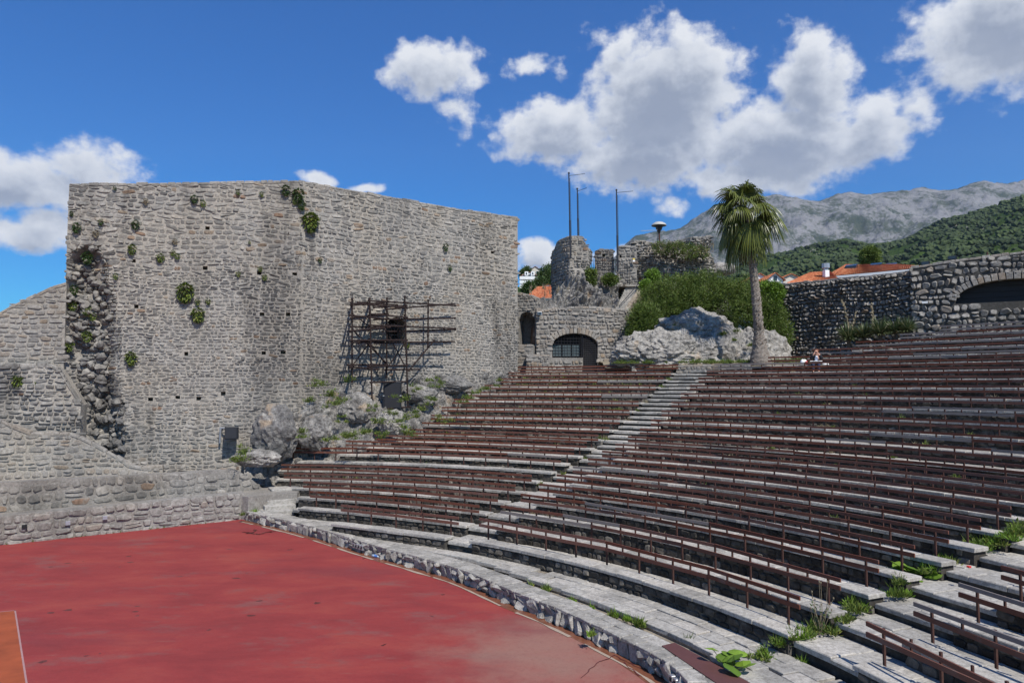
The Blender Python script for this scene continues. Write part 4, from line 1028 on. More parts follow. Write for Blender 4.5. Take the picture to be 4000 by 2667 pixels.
# upper ruins -----------------------------------------------------------
TB = [(2.9, 52), (2.9, 50.6), (3.25, 49.8), (3.95, 48.8), (5.25, 48.9), (5.6, 50.0)]
ttop = lambda s: interp(s, [(0, 15.1), (1.5, 15.25), (1.9, 15.3), (1.95, 15.65), (2.3, 15.75), (3.5, 15.9), (4.6, 15.9), (4.65, 15.15), (6, 15.0)])
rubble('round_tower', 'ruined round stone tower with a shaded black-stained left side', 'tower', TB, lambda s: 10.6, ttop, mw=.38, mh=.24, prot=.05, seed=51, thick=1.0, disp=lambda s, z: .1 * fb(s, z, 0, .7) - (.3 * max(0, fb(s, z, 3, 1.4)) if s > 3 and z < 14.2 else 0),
       tintf=lambda s, z, t: t * (.25 if s < 3.4 and z < 14.6 else 1), gap=.18)  # left stones tinted dark, for staining and for shade put into the colour
def zz(px, Y, P_): return prof(P_, px)
W2 = [(6.0, 51.6), (7.35, 51.4)]
rubble('battlement_block', 'small ruined battlement block with a square hole, between the flagpoles', 'wall', W2, lambda s: 12.2, zz([(2325, 982), (2340, 975), (2400, 978), (2405, 990)], 51, W2), mw=.3, mh=.2, prot=.05, seed=52, holes=[hole_px(W2, 2352, 991, 2364, 1004, .5)], thick=.8)
W3 = [(7.5, 50.9), (8.9, 50.7)]
rubble('merlon_block', 'square ruined merlon behind the iron railing, with a yellow and white notice', 'wall', W3, lambda s: 11.5, zz([(2408, 968), (2440, 962), (2490, 965)], 51, W3), mw=.34, mh=.22, prot=.05, seed=53, holes=[hole_px(W3, 2420, 996, 2428, 1007, .5)], thick=.9)
q = at(2476, 1016, 50.5); b = MB(); b.box(q, (.16, .02, .24)); o = b.build('notice', M['white'], label='small yellow and white notice on the ruined merlon', cat='sign'); b = MB(); b.box(q + Vector((0, -.012, .07)), (.16, .01, .09)); b.build('notice_header', plain('yellow_print', (.7, .5, .03)), o)
W4 = [(8.7, 52.4), (14.5, 52.2), (15.0, 53.6)]
rubble('ruined_wall', 'long ruined rampart wall topped with weeds, left of the palm', 'wall', W4, lambda s: 10.4, zz([(2480, 945), (2520, 943), (2545, 950), (2590, 952), (2640, 938), (2700, 930), (2787, 920), (2800, 990), (2830, 1040)], 52, W4), mw=.36, mh=.22, prot=.08, seed=54, thick=1.4, cell=.22,
       disp=lambda s, z: .55 * fb(s, z, 2, .45) + .35 * abs(fb(s, z, 6, 1.2)) - .15, protf=lambda s, z: 1.5, tilt=.5, tintf=lambda s, z, t: max(0, min(1, t + .3 * mn.noise(Vector((s * .5, z * .5, 1))) - .1)))
ruled('ruin_mound', [(.6, 46.4, 10.6), (2.2, 46.4, 10.5), (4.2, 46.6, 10.5), (6.0, 46.9, 10.5), (7.0, 47.2, 10.4)], [(.4, 49.5, 11.3), (2.6, 49.2, 11.6), (4.6, 48.9, 14.0), (6.0, 49.4, 13.3), (7.35, 49.6, 12.6)], 120, 80, .75, 1.1, M['rock'], 9, .15, label='crumbling rubble mound under the round tower and railing', cat='rubble mound')
ruled('mound_slope', [(9.3, 48.8, 11.0), (11.5, 49.3, 11.0), (14, 49.5, 10.6), (16, 50, 10.0)], [(9.0, 52.2, 12.8), (11.5, 52.0, 13.3), (14, 52.0, 12.8), (15.8, 52.4, 12.0)], 90, 40, .5, .9, M['rock'], 14, .1, label='rubble slope at the foot of the ruined rampart wall', cat='rubble slope')
sheet('upper_platform', [(5, 49.3), (9.4, 49.2), (9.4, 52.5), (5, 52.5)], 12.5, M['earth'], kind='structure')
boulder('pale_rock', at(2822, 1052, 56), (.9, .8, .5), 31, M['rock'], .3, 3, tint=1, label='pale bare rock right of the ruined rampart wall', cat='rock')
# stone staircase to the ruins
root = thing('ruin_staircase', 'narrow stone steps climbing to the ruins beside the big oleander', 'stairs', at(2440, 1160, 48))
for i in range(11):
    t = i / 10; Y = lerp(47.4, 49.6, t); p = at(lerp(2412, 2455, t), lerp(1203, 1112, t), Y); m_ = MB(); m_.box(p - Vector((-.35, -.2, .1)), (.95, .42, .16), rad(-8), ch=.02, tint=r_.random()); m_.build('step_stone', M['paving'], root)
m_ = MB(); a_, c_ = at(2440, 1205, 47.3), at(2545, 1052, 49.8); u_ = Vector((0, 0, .22)); w__ = Vector((.28, .12, 0)); dn = Vector((0, 0, -1.0))
m_.block([a_ + dn, a_ + dn + w__, c_ + dn + w__, c_ + dn], [a_, a_ + w__, c_ + w__, c_], .8, .02); m_.build('flank_wall', M['pale_stone'], root)
def railing(label, top, bot, step=.13, r=.014):
    root = thing('iron_railing', label, 'railing', top[0]); rl = MB()
    for a_, c_ in zip(top, top[1:]): rl.tube(a_, c_, .025, 5)
    for a_, c_ in zip(bot, bot[1:]): rl.tube(a_, c_, .016, 5)
    rl.build('rail', M['iron'], root)
    for (a_, c_, e, f) in zip(top, top[1:], bot, bot[1:]):
        n = max(1, int((c_ - a_).length / step))
        for i in range(n + 1):
            m_ = MB(); m_.tube(a_.lerp(c_, i / n), e.lerp(f, i / n) - Vector((0, 0, .06)), r if i % 8 else .024, 4); m_.build('baluster', M['iron'], root)
railing('dark iron railing along the ruined platform, turning down beside the steps', [at(2295, 1000, 49.3), at(2412, 1015, 49.3), at(2459, 1043, 48.9)], [at(2297, 1050, 49.3), at(2412, 1060, 49.3), at(2459, 1108, 48.9)])
railing('dark iron railing sloping down behind the big oleander', [at(2548, 1047, 49.9), at(2612, 1065, 49.6), at(2725, 1068, 49.8)], [at(2548, 1088, 49.9), at(2612, 1100, 49.6), at(2725, 1103, 49.8)])
b = MB(); b.tube(at(2418, 1196, 47.3), at(2548, 1046, 49.9), .028, 6); b.build('handrail', M['iron'], label='single sloping iron handrail beside the steps to the ruins', cat='handrail')
# flagpoles, siren ------------------------------------------------------
for (u0, v0, u1, v1, ua, va, Y, lb) in ((2222, 680, 2229, 1010, 2285, 672, 48.2, 'tallest black flagpole with empty crossarm, at the round tower'), (2255, 741, 2259, 945, 2292, 728, 53, 'shorter black flagpole behind the round tower, its arm close to the tallest one'), (2408, 746, 2413, 1062, 2473, 740, 49.2, 'black flagpole with empty crossarm standing at the iron railing')):
    p, q, a_ = at(u0, v0, Y), at(u1, v1, Y), at(ua, va, Y - .6); root = thing('flagpole', lb, 'flagpole', q, 'black empty flagpoles on the ruins')
    b = MB(); b.tube(q, q.lerp(p, .45), .062, 8); b.tube(q.lerp(p, .45), p, .048, 8, .04); b.build('pole', M['iron'], root)
    b = MB(); b.tube(p - Vector((0, 0, .12)), a_ - Vector((0, 0, .12)), .018, 5); b.build('crossarm', M['iron'], root)
    boulder('finial', p + Vector((0, 0, .06)), (.07, .07, .08), 1, M['iron'], 0, 2, root)
    b = MB(); b.tube(q + Vector((.09, -.03, .2)), p + Vector((.07, -.03, -.3)), .012, 4); b.build('halyard', M['iron'], root)
p = at(2574, 882, 53); root = thing('siren', 'mushroom shaped warning siren on a rusty post above the ruined rampart', 'siren', at(2576, 955, 53))
b = MB(); vs = []
for j, (rr, z) in enumerate(((.56, 0), (.56, .03), (.48, .14), (.32, .24), (.12, .3), (.02, .31))):
    for k in range(20): vs.append(p + Vector((rr * math.cos(k * .31416), rr * math.sin(k * .31416), z)))
b.add(vs, [(j * 20 + k, j * 20 + (k + 1) % 20, j * 20 + 20 + (k + 1) % 20, j * 20 + 20 + k) for j in range(5) for k in range(20)]); b.build('hood', plain('weathered_white_paint', (.42, .41, .37), .6), root, True)
b = MB(); b.tube(p + Vector((0, 0, -.03)), p, .45, 16, .56); b.build('horn', M['iron'], root)
b = MB(); b.tube(p - Vector((0, 0, .32)), p, .2, 12, .3); b.tube(p - Vector((0, 0, .5)), p - Vector((0, 0, .3)), .09, 8, .16); b.build('motor', M['iron'], root)
b = MB(); b.tube(at(2577, 955, 53), p - Vector((0, 0, .4)), .07, 8); b.build('post', M['rust'], root)
root = thing('aerial', 'horizontal television aerial on a thin mast beside the siren', 'aerial', at(2568, 975, 52.6)); b = MB(); b.tube(at(2568, 985, 52.6), at(2567, 893, 52.6), .025, 6); b.build('mast', M['iron'], root)
b = MB(); b.tube(at(2503, 902, 52.6), at(2568, 899, 52.6), .022, 5)
for i in range(12): q = at(2506 + i * 5, 901.5, 52.6); b.tube(q - Vector((0, .15, .05)), q + Vector((0, .15, .05)), .008, 4)
b.build('boom', M['steel'], root)
q = at(2107, 1224, 45.4); root = thing('floodlight', 'small grey floodlight on the upper left corner of the gate wall', 'floodlight', q); b = MB(); b.box(q, (.28, .16, .2), rad(20), ch=.02); b.build('housing', M['steel'], root); b = MB(); b.box(q + Vector((.02, -.09, 0)), (.22, .01, .15), rad(20)); b.build('lens', M['glass'], root); b = MB(); b.box(q + Vector((0, .15, -.12)), (.04, .25, .04)); b.build('bracket', M['iron'], root)
# ------------------------------------------------------------------ long wall and right tower
LP = [(16.2, 47.05), (22.55, 39.5)]
rubble('dark_rubble_wall', 'long dark rubble wall in grazing light between the palm and the right tower', 'wall', LP, lambda s: 6, prof(LP, [(2990, 1118), (3061, 1111), (3300, 1088), (3589, 1059), (3600, 1057)]), mw=.27, mh=.23, prot=.11, seed=61, mats=('dark_stone', 'dark_mortar'), gap=.10, thick=.8, tilt=.75, square=.1,
       disp=lambda s, z: .10 * fb(s, z, 0, 1.1), big=.2)
TP = [(22.2, 39.6), (23.7, 38.5), (29.6, 35.3)]
t0s, tz0 = hit(TP, 3733, 1187); t1s = t0s + 5.2; tm = (t0s + t1s) / 2; tlo = tz0; thi = lambda s: tlo + .05 + 1.12 * math.sqrt(max(0, 1 - ((s - tm) / (t1s - t0s) * 2) ** 2)) ** .9
tower, tP, tfn = rubble('corner_tower', 'pale stone tower with deep dark joints and a wide arch backed in black, at the right edge', 'tower', TP, lambda s: 6, prof(TP, [(3590, 1042), (3600, 1040), (3725, 1020), (4000, 985), (4200, 965)]), mw=.40, mh=.33, prot=.08, seed=63, mats=('pale_stone', 'dark_mortar'), gap=.14, thick=1.0,
       holes=[dict(s0=t0s, s1=t1s, lo=lambda s: tlo, hi=thi, depth=.55)], tilt=.5, square=.3, big=.06, tintf=lambda s, z, t: t * .8, cell=.3)
voussoirs(tower, tfn, [(tm - (t1s - t0s) / 2 * math.cos(t * math.pi), thi(tm - (t1s - t0s) / 2 * math.cos(t * math.pi))) for t in [.02 + .96 * i / 24 for i in range(25)]], .36, .10, M['pale_stone'], 8)
for i in range(4):
    z_ = tlo + i * .3; b = MB(); T = lambda s, z, o: Vector((*tP(s, o)[0], z)); b.block([T(t0s, z_, -.45), T(t1s, z_, -.45), T(t1s, z_, -.52), T(t0s, z_, -.52)], [T(t0s, z_ + .285, -.45), T(t1s, z_ + .285, -.45), T(t1s, z_ + .285, -.52), T(t0s, z_ + .285, -.52)], .5); b.build('dark_backing_board', plain('dark_backing', (.02, .018, .017), .7), tower)  # added near-black boards stand in for the shade inside the arch
for u, v, w, lb in ((3613, 1181, .28, 'larger white plaque on the left face of the corner tower'), (3636, 1179, .18, 'smaller greenish plaque on the left face of the corner tower')):
    s_, z_ = hit(TP, u, v, .1); q, d, n = tP(s_, .12); b = MB(); b.box((q.x, q.y, z_), (w, .03, .12), math.atan2(d.y, d.x)); b.build('plaque', M['white'] if w > .2 else M['cream'], label=lb, cat='plaque')
for u, v, lb in ((3615, 1030, 'black floodlight on the left end of the corner tower parapet'), (3720, 1008, 'black floodlight above the corner of the corner tower')):
    q = at(u, v, 39.6 if u < 3700 else 38.9); root = thing('floodlight', lb, 'floodlight', q); b = MB(); b.box(q, (.42, .3, .22), rad(-30), ch=.03); b.build('housing', M['black'], root); b = MB(); b.tube(q + Vector((.2, 0, -.3)), q + Vector((.25, 0, .12)), .02, 5); b.tube(q + Vector((-.2, 0, -.3)), q + Vector((-.2, 0, .05)), .02, 5); b.build('yoke', M['iron'], root); b = MB(); b.box(q + Vector((-.12, -.17, 0)), (.34, .02, .16), rad(-30)); b.build('lens', M['glass'], root)
q = at(3857, 995, 38.0); b = MB(); b.tube(q - Vector((0, 0, .3)), q + Vector((0, 0, .15)), .05, 6); b.build('rusty_pipe', M['rust'], label='short rusty pipe stub on top of the corner tower', cat='pipe')
# low retaining wall and mound under the palm
RW = [(9.2, 40.2), (12.9, 38.6)]
rubble('retaining_wall', 'low stone retaining wall at the top of the central stairs', 'wall', RW, lambda s: 5.8, lambda s: 6.78, mw=.3, mh=.17, prot=.04, seed=65, mats=('pale_stone', 'mortar_grey'), thick=.5)
vs = []; fs = []
for j in range(26):
    for i in range(61):
        x = 5.5 + i * .33; y = lerp(max(38.6, 40.5 - .42 * (x - 9)) if x < 13 else lerp(38.4, 34.0, min(1, (x - 13) / 9)), 48, j / 25); vs.append((x, y, 6.72 + .35 * min(1, j / 6) + .22 * fb(x, y, 0, .5) * min(1, j / 3)))
for j in range(25):
    for i in range(60): a_ = j * 61 + i; fs.append((a_, a_ + 1, a_ + 62, a_ + 61))
me = bpy.data.meshes.new('planted_mound'); me.from_pydata(vs, [], fs); me.materials.append(M['earth']); link('planted_mound', me, kind='structure')

# ================================================================== SCAFFOLD AND LOUDSPEAKERS
wn_ = (lambda d: Vector((d.y, -d.x, 0)))((Vector(C2) - Vector(C1)).normalized()); wp_ = Vector((C1[0], C1[1], 0))
def sw(x, y, off): return onplane(1100 + x / 2.24, 1000 + y / 2.24, wp_ + wn_ * off, wn_)   # point in front of the right part of the tall wall
root = thing('scaffold', 'rusty tube scaffold fixed in front of the barred window of the tall wall', 'scaffold', sw(850, 1300, 1.0))
A_, B_ = .45, 1.55
poles = [((617, 378), (617, 1100), A_), ((770, 372), (795, 1415), B_), ((922, 370), (918, 1060), A_), ((1078, 355), (1105, 1325), B_), ((1283, 388), (1280, 800), A_ + .1),
         ((600, 412), (1095, 452), B_), ((610, 432), (940, 402), A_), ((765, 392), (1518, 434), B_), ((920, 466), (1518, 417), A_), ((810, 450), (1090, 436), A_ + .3), ((660, 404), (1010, 428), B_ - .3),
         ((598, 518), (935, 553), B_), ((600, 540), (930, 512), A_), ((765, 505), (1095, 537), B_), ((805, 555), (1515, 543), A_), ((770, 517), (930, 500), A_ + .3),
         ((598, 618), (930, 625), A_), ((600, 655), (945, 622), B_), ((770, 605), (1518, 634), B_), ((920, 662), (1518, 643), A_),
         ((598, 738), (1095, 735), B_), ((605, 757), (960, 738), A_), ((820, 760), (1515, 748), A_), ((765, 730), (900, 752), A_ + .5),
         ((582, 952), (920, 950), A_), ((770, 965), (1100, 955), B_), ((598, 968), (840, 990), B_), ((900, 995), (1212, 990), A_ + .2), ((780, 1104), (1105, 1098), B_), ((778, 1348), (1118, 1318), B_),
         ((1108, 1008), (1335, 738), A_ + .3)]
rr = random.Random(6)
for a_, c_, off in poles:
    b = MB(); b.tube(sw(*a_, off), sw(*c_, off), .043, 7); b.build('tube', M['scaf'], root)
for y in (395, 425, 515, 540, 610, 650, 735, 757, 960, 980):            # ties to the wall
    for x, in ((617,), (770,), (922,), (1078,)):
        if rr.random() < .8: b = MB(); b.tube(sw(x, y, -.05), sw(x + rr.uniform(-20, 20), y + rr.uniform(-6, 6), B_ + .1), .034, 6); b.build('tube', M['scaf'], root)
for x0, x1, y0, y1 in ((617, 770, 500, 620), (617, 922, 640, 940), (770, 922, 760, 960), (922, 1078, 660, 960), (922, 1078, 980, 760), (617, 770, 960, 760)):
    b = MB(); b.tube(sw(x0, y0, A_ - .1), sw(x1, y1, A_ + .2), .034, 6); b.build('tube', M['scaf'], root)
b = MB()
for a_, c_, off in poles:
    p, q = sw(*a_, off), sw(*c_, off); n = int((q - p).length / .75) + 1; d = (q - p).normalized()
    for i in range(n + 1):
        if rr.random() < .75: m_ = p.lerp(q, i / n); b.tube(m_ - d * .05, m_ + d * .05, .062, 6)
b.build('coupler', M['scaf'], root, kind='stuff')
def flat_dir(off): return math.atan2(wn_.y, wn_.x) + math.pi / 2
c = sw(970, 1218, 1.25); root = thing('loudspeaker', 'tall black loudspeaker hanging in the lower part of the scaffold', 'loudspeaker', c)
b = MB(); b.box(c, (.92, .62, 1.42), flat_dir(0) + rad(-30), ch=.03); b.build('cabinet', M['black'], root)
e_ = Vector((math.cos(flat_dir(0) - rad(30)), math.sin(flat_dir(0) - rad(30)), 0)); n_ = Vector((e_.y, -e_.x, 0)); b = MB()
b.block(*[[c + e_ * x * .95 + n_ * (.325 if k < 2 else -.0) + Vector((0, 0, z)) for k, (x, z_) in enumerate(((-.5, 0), (.5, 0), (.5, 0), (-.5, 0)))] for z in (-.02, .0)]); b.build('white_strap', M['white'], root)
b = MB(); b.box(c + n_ * .33, (.78, .03, 1.25), flat_dir(0) + rad(-30)); b.build('grille_cloth', plain('speaker_cloth', (.02, .021, .025), .9), root)
for sx in (-.3, .3): b = MB(); b.tube(c + e_ * sx + Vector((0, 0, .7)), c + e_ * sx + Vector((0, 0, 1.0)), .012, 4); b.build('cable', M['iron'], root)
s0_, z0_ = hit(BW, 905, 1690); q, d, n = bwP(s0_, .55); c = Vector((*q, at(905, 1690, q.y).z)); c = at(905, 1690, q.y)
root = thing('loudspeaker', 'small black box speaker on a bracket, low on the tall wall near the stage', 'loudspeaker', c); ang = math.atan2(d.y, d.x)
b = MB(); b.box(c, (.60, .42, .60), ang + rad(8), ch=.03); b.build('cabinet', M['black'], root); b = MB(); b.box(c + Vector((.05, -.225, 0)), (.5, .02, .5), ang + rad(8)); b.build('grille_cloth', plain('speaker_cloth_blue', (.022, .025, .032), .8), root)
b = MB(); b.box(c + Vector((-.12, -.245, -.05)), (.1, .012, .12), ang + rad(8)); b.build('sticker', M['white'], root)
b = MB(); b.tube(c + Vector((-.33, .1, .2)), c + Vector((-.62, .2, .22)), .045, 6); b.tube(c + Vector((-.6, .15, .24)), c + Vector((-.6, .15, -.5)), .05, 6); b.tube(c + Vector((-.6, .15, .2)), c + Vector((-.5, .7, .2)), .035, 6); b.build('bracket', M['steel'], root)

# ================================================================== VEGETATION
# small plants rooted in the tall wall
wallplants = [(760, 775, 20, 'dkleaf'), (1117, 740, 26, 'dkleaf'), (1167, 757, 34, 'dkleaf'), (1178, 797, 24, 'dkleaf'), (1150, 785, 14, 'weed'), (1212, 858, 48, 'weed'), (300, 885, 24, 'dkleaf'), (375, 910, 16, 'dry'), (395, 865, 15, 'dkleaf'), (530, 873, 22, 'dkleaf'),
    (343, 1000, 30, 'dkleaf'), (517, 970, 24, 'weed'), (627, 1002, 22, 'weed'), (675, 985, 14, 'weed'), (693, 998, 14, 'weed'), (684, 942, 14, 'dry'), (451, 1077, 14, 'weed'), (725, 1133, 46, 'weed'), (772, 1176, 14, 'weed'), (813, 1175, 14, 'weed'), (775, 1222, 36, 'weed'),
    (1016, 1048, 13, 'weed'), (931, 1068, 13, 'weed'), (1034, 1080, 15, 'weed'), (290, 1128, 24, 'dkleaf'), (285, 1190, 22, 'weed'), (337, 1207, 24, 'weed'), (362, 1232, 20, 'weed'), (340, 1308, 26, 'weed'), (271, 1347, 26, 'weed'), (512, 1393, 32, 'weed'), (68, 1480, 32, 'weed'), (144, 1493, 14, 'weed'),
    (1740, 963, 18, 'dkleaf'), (1757, 1045, 14, 'dkleaf'), (280, 832, 12, 'dkleaf'), (793, 792, 16, 'weed'), (930, 750, 12, 'weed'), (1022, 757, 12, 'weed'), (570, 785, 14, 'dry'), (975, 945, 8, 'weed'), (448, 733, 10, 'dkleaf'), (283, 1680, 26, 'weed'), (1590, 1345, 14, 'weed'), (1250, 1015, 12, 'dkleaf'), (1660, 1520, 30, 'weed')]
rr = random.Random(44)
for i, (u, v, r, mt) in enumerate(wallplants):
    pth = BW if u > 245 else DP; s_, z_ = hit(pth, u, v); q, d, n = Path(pth)(s_, .06 + .0004 * r); D_ = bw_disp(s_, z_) if pth is BW else .5; q = q + n * max(D_, -.2); Y = q.y; m = r / F * Y * .6; p = at(u, v, Y); 
    b = MB(); n3 = Vector((n.x, n.y, 0))
    for k in range(int(26 + r * 5)):
        dd = rdir(rr); dd.x *= rr.uniform(.5, 1.2); o = p + Vector((d.x, d.y, 0)) * dd.x * m * .85 + Vector((0, 0, dd.z * m * (.7 if dd.z > 0 else 1.5))) + n3 * abs(dd.y) * m * .7
        leaf(b, o, (n3 * .6 + dd + Vector((0, 0, -.6))).normalized(), (Vector((0, 0, 1)) + rdir(rr) * .6).normalized(), m * .55 + .02, m * .25 + .01, rr.random())
    band = lambda v_: 'near the top' if v_ < 905 else 'in the upper middle' if v_ < 1062 else 'at mid height' if v_ < 1300 else 'in the lower part'
    order = sorted((q_[0], q_[1]) for q_ in wallplants if q_[0] > 245 and band(q_[1]) == band(v))
    if pth is DP: lab = ('larger' if u == 68 else 'smaller') + ' green tuft on the buttress wall at the far left'
    elif u == 1212: lab = 'largest hanging green plant at the seam near the top of the tall wall'
    elif u == 725: lab = 'round bright green bush alone at mid height on the tall wall'
    else: lab = f'{ORD[order.index((u, v))]} {"dry " if mt == "dry" else ""}tuft from the left {band(v)}, on the tall wall'
    b.build('wall_plant', M[mt], label=lab, cat='plant', group='plants rooted in the tall wall')
# weeds on the outcrop and among the rows: ground cover
def weeds(name, spots, seed, kinds=('weed',), **kw):
    r = random.Random(seed); by = {}
    for x, y, z, m in spots:
        b = by.setdefault(r.choice(kinds), MB())
        for k in range(int(22 + 60 * m)):
            dd = rdir(r); dd.z = abs(dd.z); o = Vector((x, y, z)) + Vector((dd.x * m, dd.y * m, dd.z * m * .6)) * r.random()
            leaf(b, o, (dd + Vector((0, 0, .5)) + rdir(r) * .5).normalized(), rdir(r), r.uniform(.05, .11) * (1 + m), r.uniform(.02, .05) * (1 + m), r.random())
        tuft(b, (x, y, z), int(8 + 14 * m), .22 + m * .5, .55, r, .008)
    for k, b in by.items(): b.build(name, M[k], kind='stuff', **kw)
r = random.Random(77); sp_ = []
for u, v, Y, m in [(1280, 1545, 35.2, .5), (1300, 1580, 34.8, .45), (1250, 1500, 35.8, .4), (1340, 1560, 35, .4), (1470, 1640, 35, .35), (1440, 1600, 35.6, .3), (1560, 1660, 35, .4), (1610, 1640, 35.6, .4), (1640, 1600, 36.4, .35), (1690, 1570, 37.6, .4), (1680, 1480, 38.9, .3), (1700, 1500, 38.6, .35),
        (1620, 1520, 37.8, .3), (1380, 1480, 37, .3), (940, 1790, 31.6, .5), (960, 1760, 32, .35), (1170, 1700, 33, .35), (1290, 1720, 32.6, .3), (1380, 1700, 32.8, .45), (1440, 1690, 33, .4), (1500, 1700, 33.2, .35), (1330, 1700, 33, .3), (1740, 1640, 35.6, .35), (1820, 1560, 38, .4), (1850, 1545, 38.6, .35), (1900, 1520, 39.6, .3), (1930, 1500, 40.5, .3), (1540, 1620, 35.6, .35), (1600, 1690, 34.4, .4), (1560, 1560, 36.6, .3), (1200, 1570, 34.6, .3), (1330, 1640, 34.2, .3)]:
    for _ in range(4):
        p = at(u + r.uniform(-26, 26), v + r.uniform(-12, 16), Y - .55); sp_.append((p.x, p.y, p.z, m * r.uniform(.5, 1)))
weeds('outcrop_weeds', sp_, 5, ('weed', 'leaf', 'weed'))
sp_ = []
for k in range(3, 20):
    for _ in range(9 if k > 6 else 3):
        a_ = r.uniform(A_L, L_END.get(min(k, 18), 75)) if r.random() < .65 else r.uniform(30, A_R); p = pol(rb(k) + .35, a_, Wk(k)); sp_.append((p.x, p.y, p.z, r.uniform(.08, .2)))
for k in range(2, 19):
    for a_ in (A_L + .1, A_R - .1): 
        if r.random() < .6: p = pol(rb(k) + r.uniform(-.3, .5), a_ - (.25 if a_ > 55 else -.4), Wk(k)); sp_.append((p.x, p.y, p.z, r.uniform(.08, .2)))
for k in range(17, 20):
    for _ in range(22): p = pol(rb(k) + .4, r.uniform(A_L + 1, 70), Wk(k)); sp_.append((p.x, p.y, p.z, r.uniform(.1, .3)))
weeds('terrace_weeds', sp_, 6, ('weed', 'weed', 'dry'))
# weeds growing along the right stairs and the trench behind the kerb
sp_ = []
for u, v, m, n, z in [(3065, 2505, .30, 6, .75), (2960, 2560, .18, 5, .6), (3130, 2480, .22, 8, .9), (3210, 2460, .25, 7, .9), (3290, 2410, .22, 5, 1.1), (3360, 2370, .28, 7, 1.2), (3420, 2340, .22, 4, 1.2), (3520, 2310, .25, 5, 1.4), (3530, 2260, .18, 4, 1.6), (3640, 2215, .25, 5, 1.7), (3690, 2190, .3, 7, 1.7), (3760, 2160, .35, 8, 1.8), (3830, 2130, .35, 7, 2.0), (3900, 2110, .4, 8, 2.1), (3960, 2090, .35, 6, 2.3), (3985, 2060, .3, 5, 2.4), (3860, 2100, .3, 6, 2.1)]:
    for _ in range(n + 3): p = atz(u + r.uniform(-42, 42), v + r.uniform(-16, 16), z); sp_.append((p.x, p.y, p.z - .05, m * r.uniform(.35, .8)))
for u, v, m, n in [(2130, 2305, .14, 4), (2065, 2285, .08, 2), (2230, 2345, .1, 3), (2300, 2372, .05, 1), (2400, 2405, .16, 4), (2440, 2420, .1, 2), (2490, 2440, .2, 6), (2690, 2500, .08, 2), (3140, 2590, .12, 3), (2310, 2480, .1, 2), (985, 2000, .2, 4), (950, 2012, .12, 2), (1350, 1960, .15, 2)]:
    for _ in range(n): p = atz(u + r.uniform(-14, 14), v + r.uniform(-5, 5), .5); sp_.append((p.x, p.y, p.z - .03, m * r.uniform(.6, 1)))
weeds('stair_weeds', sp_, 7, ('weed', 'ivy', 'weed'))
b = MB()
for i in range(90):
    s_ = r.uniform(.5, 25); q = Path(AP)(s_, .07)[0]
    if r.random() < .5: tuft(b, (q.x, q.y, ST), 5, r.uniform(.05, .16), .6, r, .008)
b.build('grass_line', M['weed'], kind='stuff')
def broadleaf(label, c, R, seed, n=9):
    rr = random.Random(seed); root = thing('broad_leaf_plant', label, 'plant', c)
    for i in range(n):
        a_ = rr.uniform(0, 6.28); d_ = rr.uniform(.2, 1) * R; h = rr.uniform(.15, .5) * R + .1; tip = Vector(c) + Vector((math.cos(a_) * d_, math.sin(a_) * d_, h)); nn = (Vector((0, 0, 1)) + rdir(rr) * .5).normalized()
        u_ = nn.orthogonal().normalized(); v_ = nn.cross(u_); L = R * rr.uniform(.28, .42); b = MB(); ring = []
        for k in range(12):
            w = k * math.pi / 6; rad_ = L * (1 - .45 * max(0, math.cos(w)) ** 8) * (1 + .12 * math.cos(3 * w) + rr.uniform(-.05, .05)); ring.append(tip + u_ * math.cos(w) * rad_ + v_ * math.sin(w) * rad_ + nn * (-.15 * L + rr.uniform(-.05, .05) * L))
        b.add([tip + nn * .02] + ring, [(0, k + 1, (k + 1) % 12 + 1) for k in range(12)], rr.random()); b.build('large_leaf', M['ivy'], root)
        b = MB(); b.tube(Vector(c), tip, .008, 4); b.build('stem', M['weed'], root)
broadleaf('big broad-leaved green plant on the weedy stairs, beside the third row end', atz(3600, 2275, 1.35), .6, 3, 14)
broadleaf('broad-leaved green plant in the trench behind the kerb, at the bottom', atz(2850, 2625, .5), .45, 4, 9)
root = thing('dry_stalk_plant', 'tall thin dry flowering weed at the end of the second slab row', 'plant', atz(3200, 2480, .8)); c = atz(3200, 2480, .8); b = MB(); rr = random.Random(4)
for i in range(14):
    t = c + Vector((rr.uniform(-.25, .25), rr.uniform(-.2, .2), rr.uniform(.5, 1.1))); m_ = c.lerp(t, .5) + rdir(rr) * .06; b.tube(c, m_, .006, 4); b.tube(m_, t, .004, 4); b.tube(t, t + Vector((0, 0, .03)), .014, 5)
b.build('stalk', M['dry'], root); b = MB()
for i in range(60): leaf(b, c + Vector((rr.uniform(-.15, .15), rr.uniform(-.15, .15), rr.uniform(.05, .6))), rdir(rr), rdir(rr), .08, .03, rr.random())
b.build('foliage', M['dkleaf'], root)

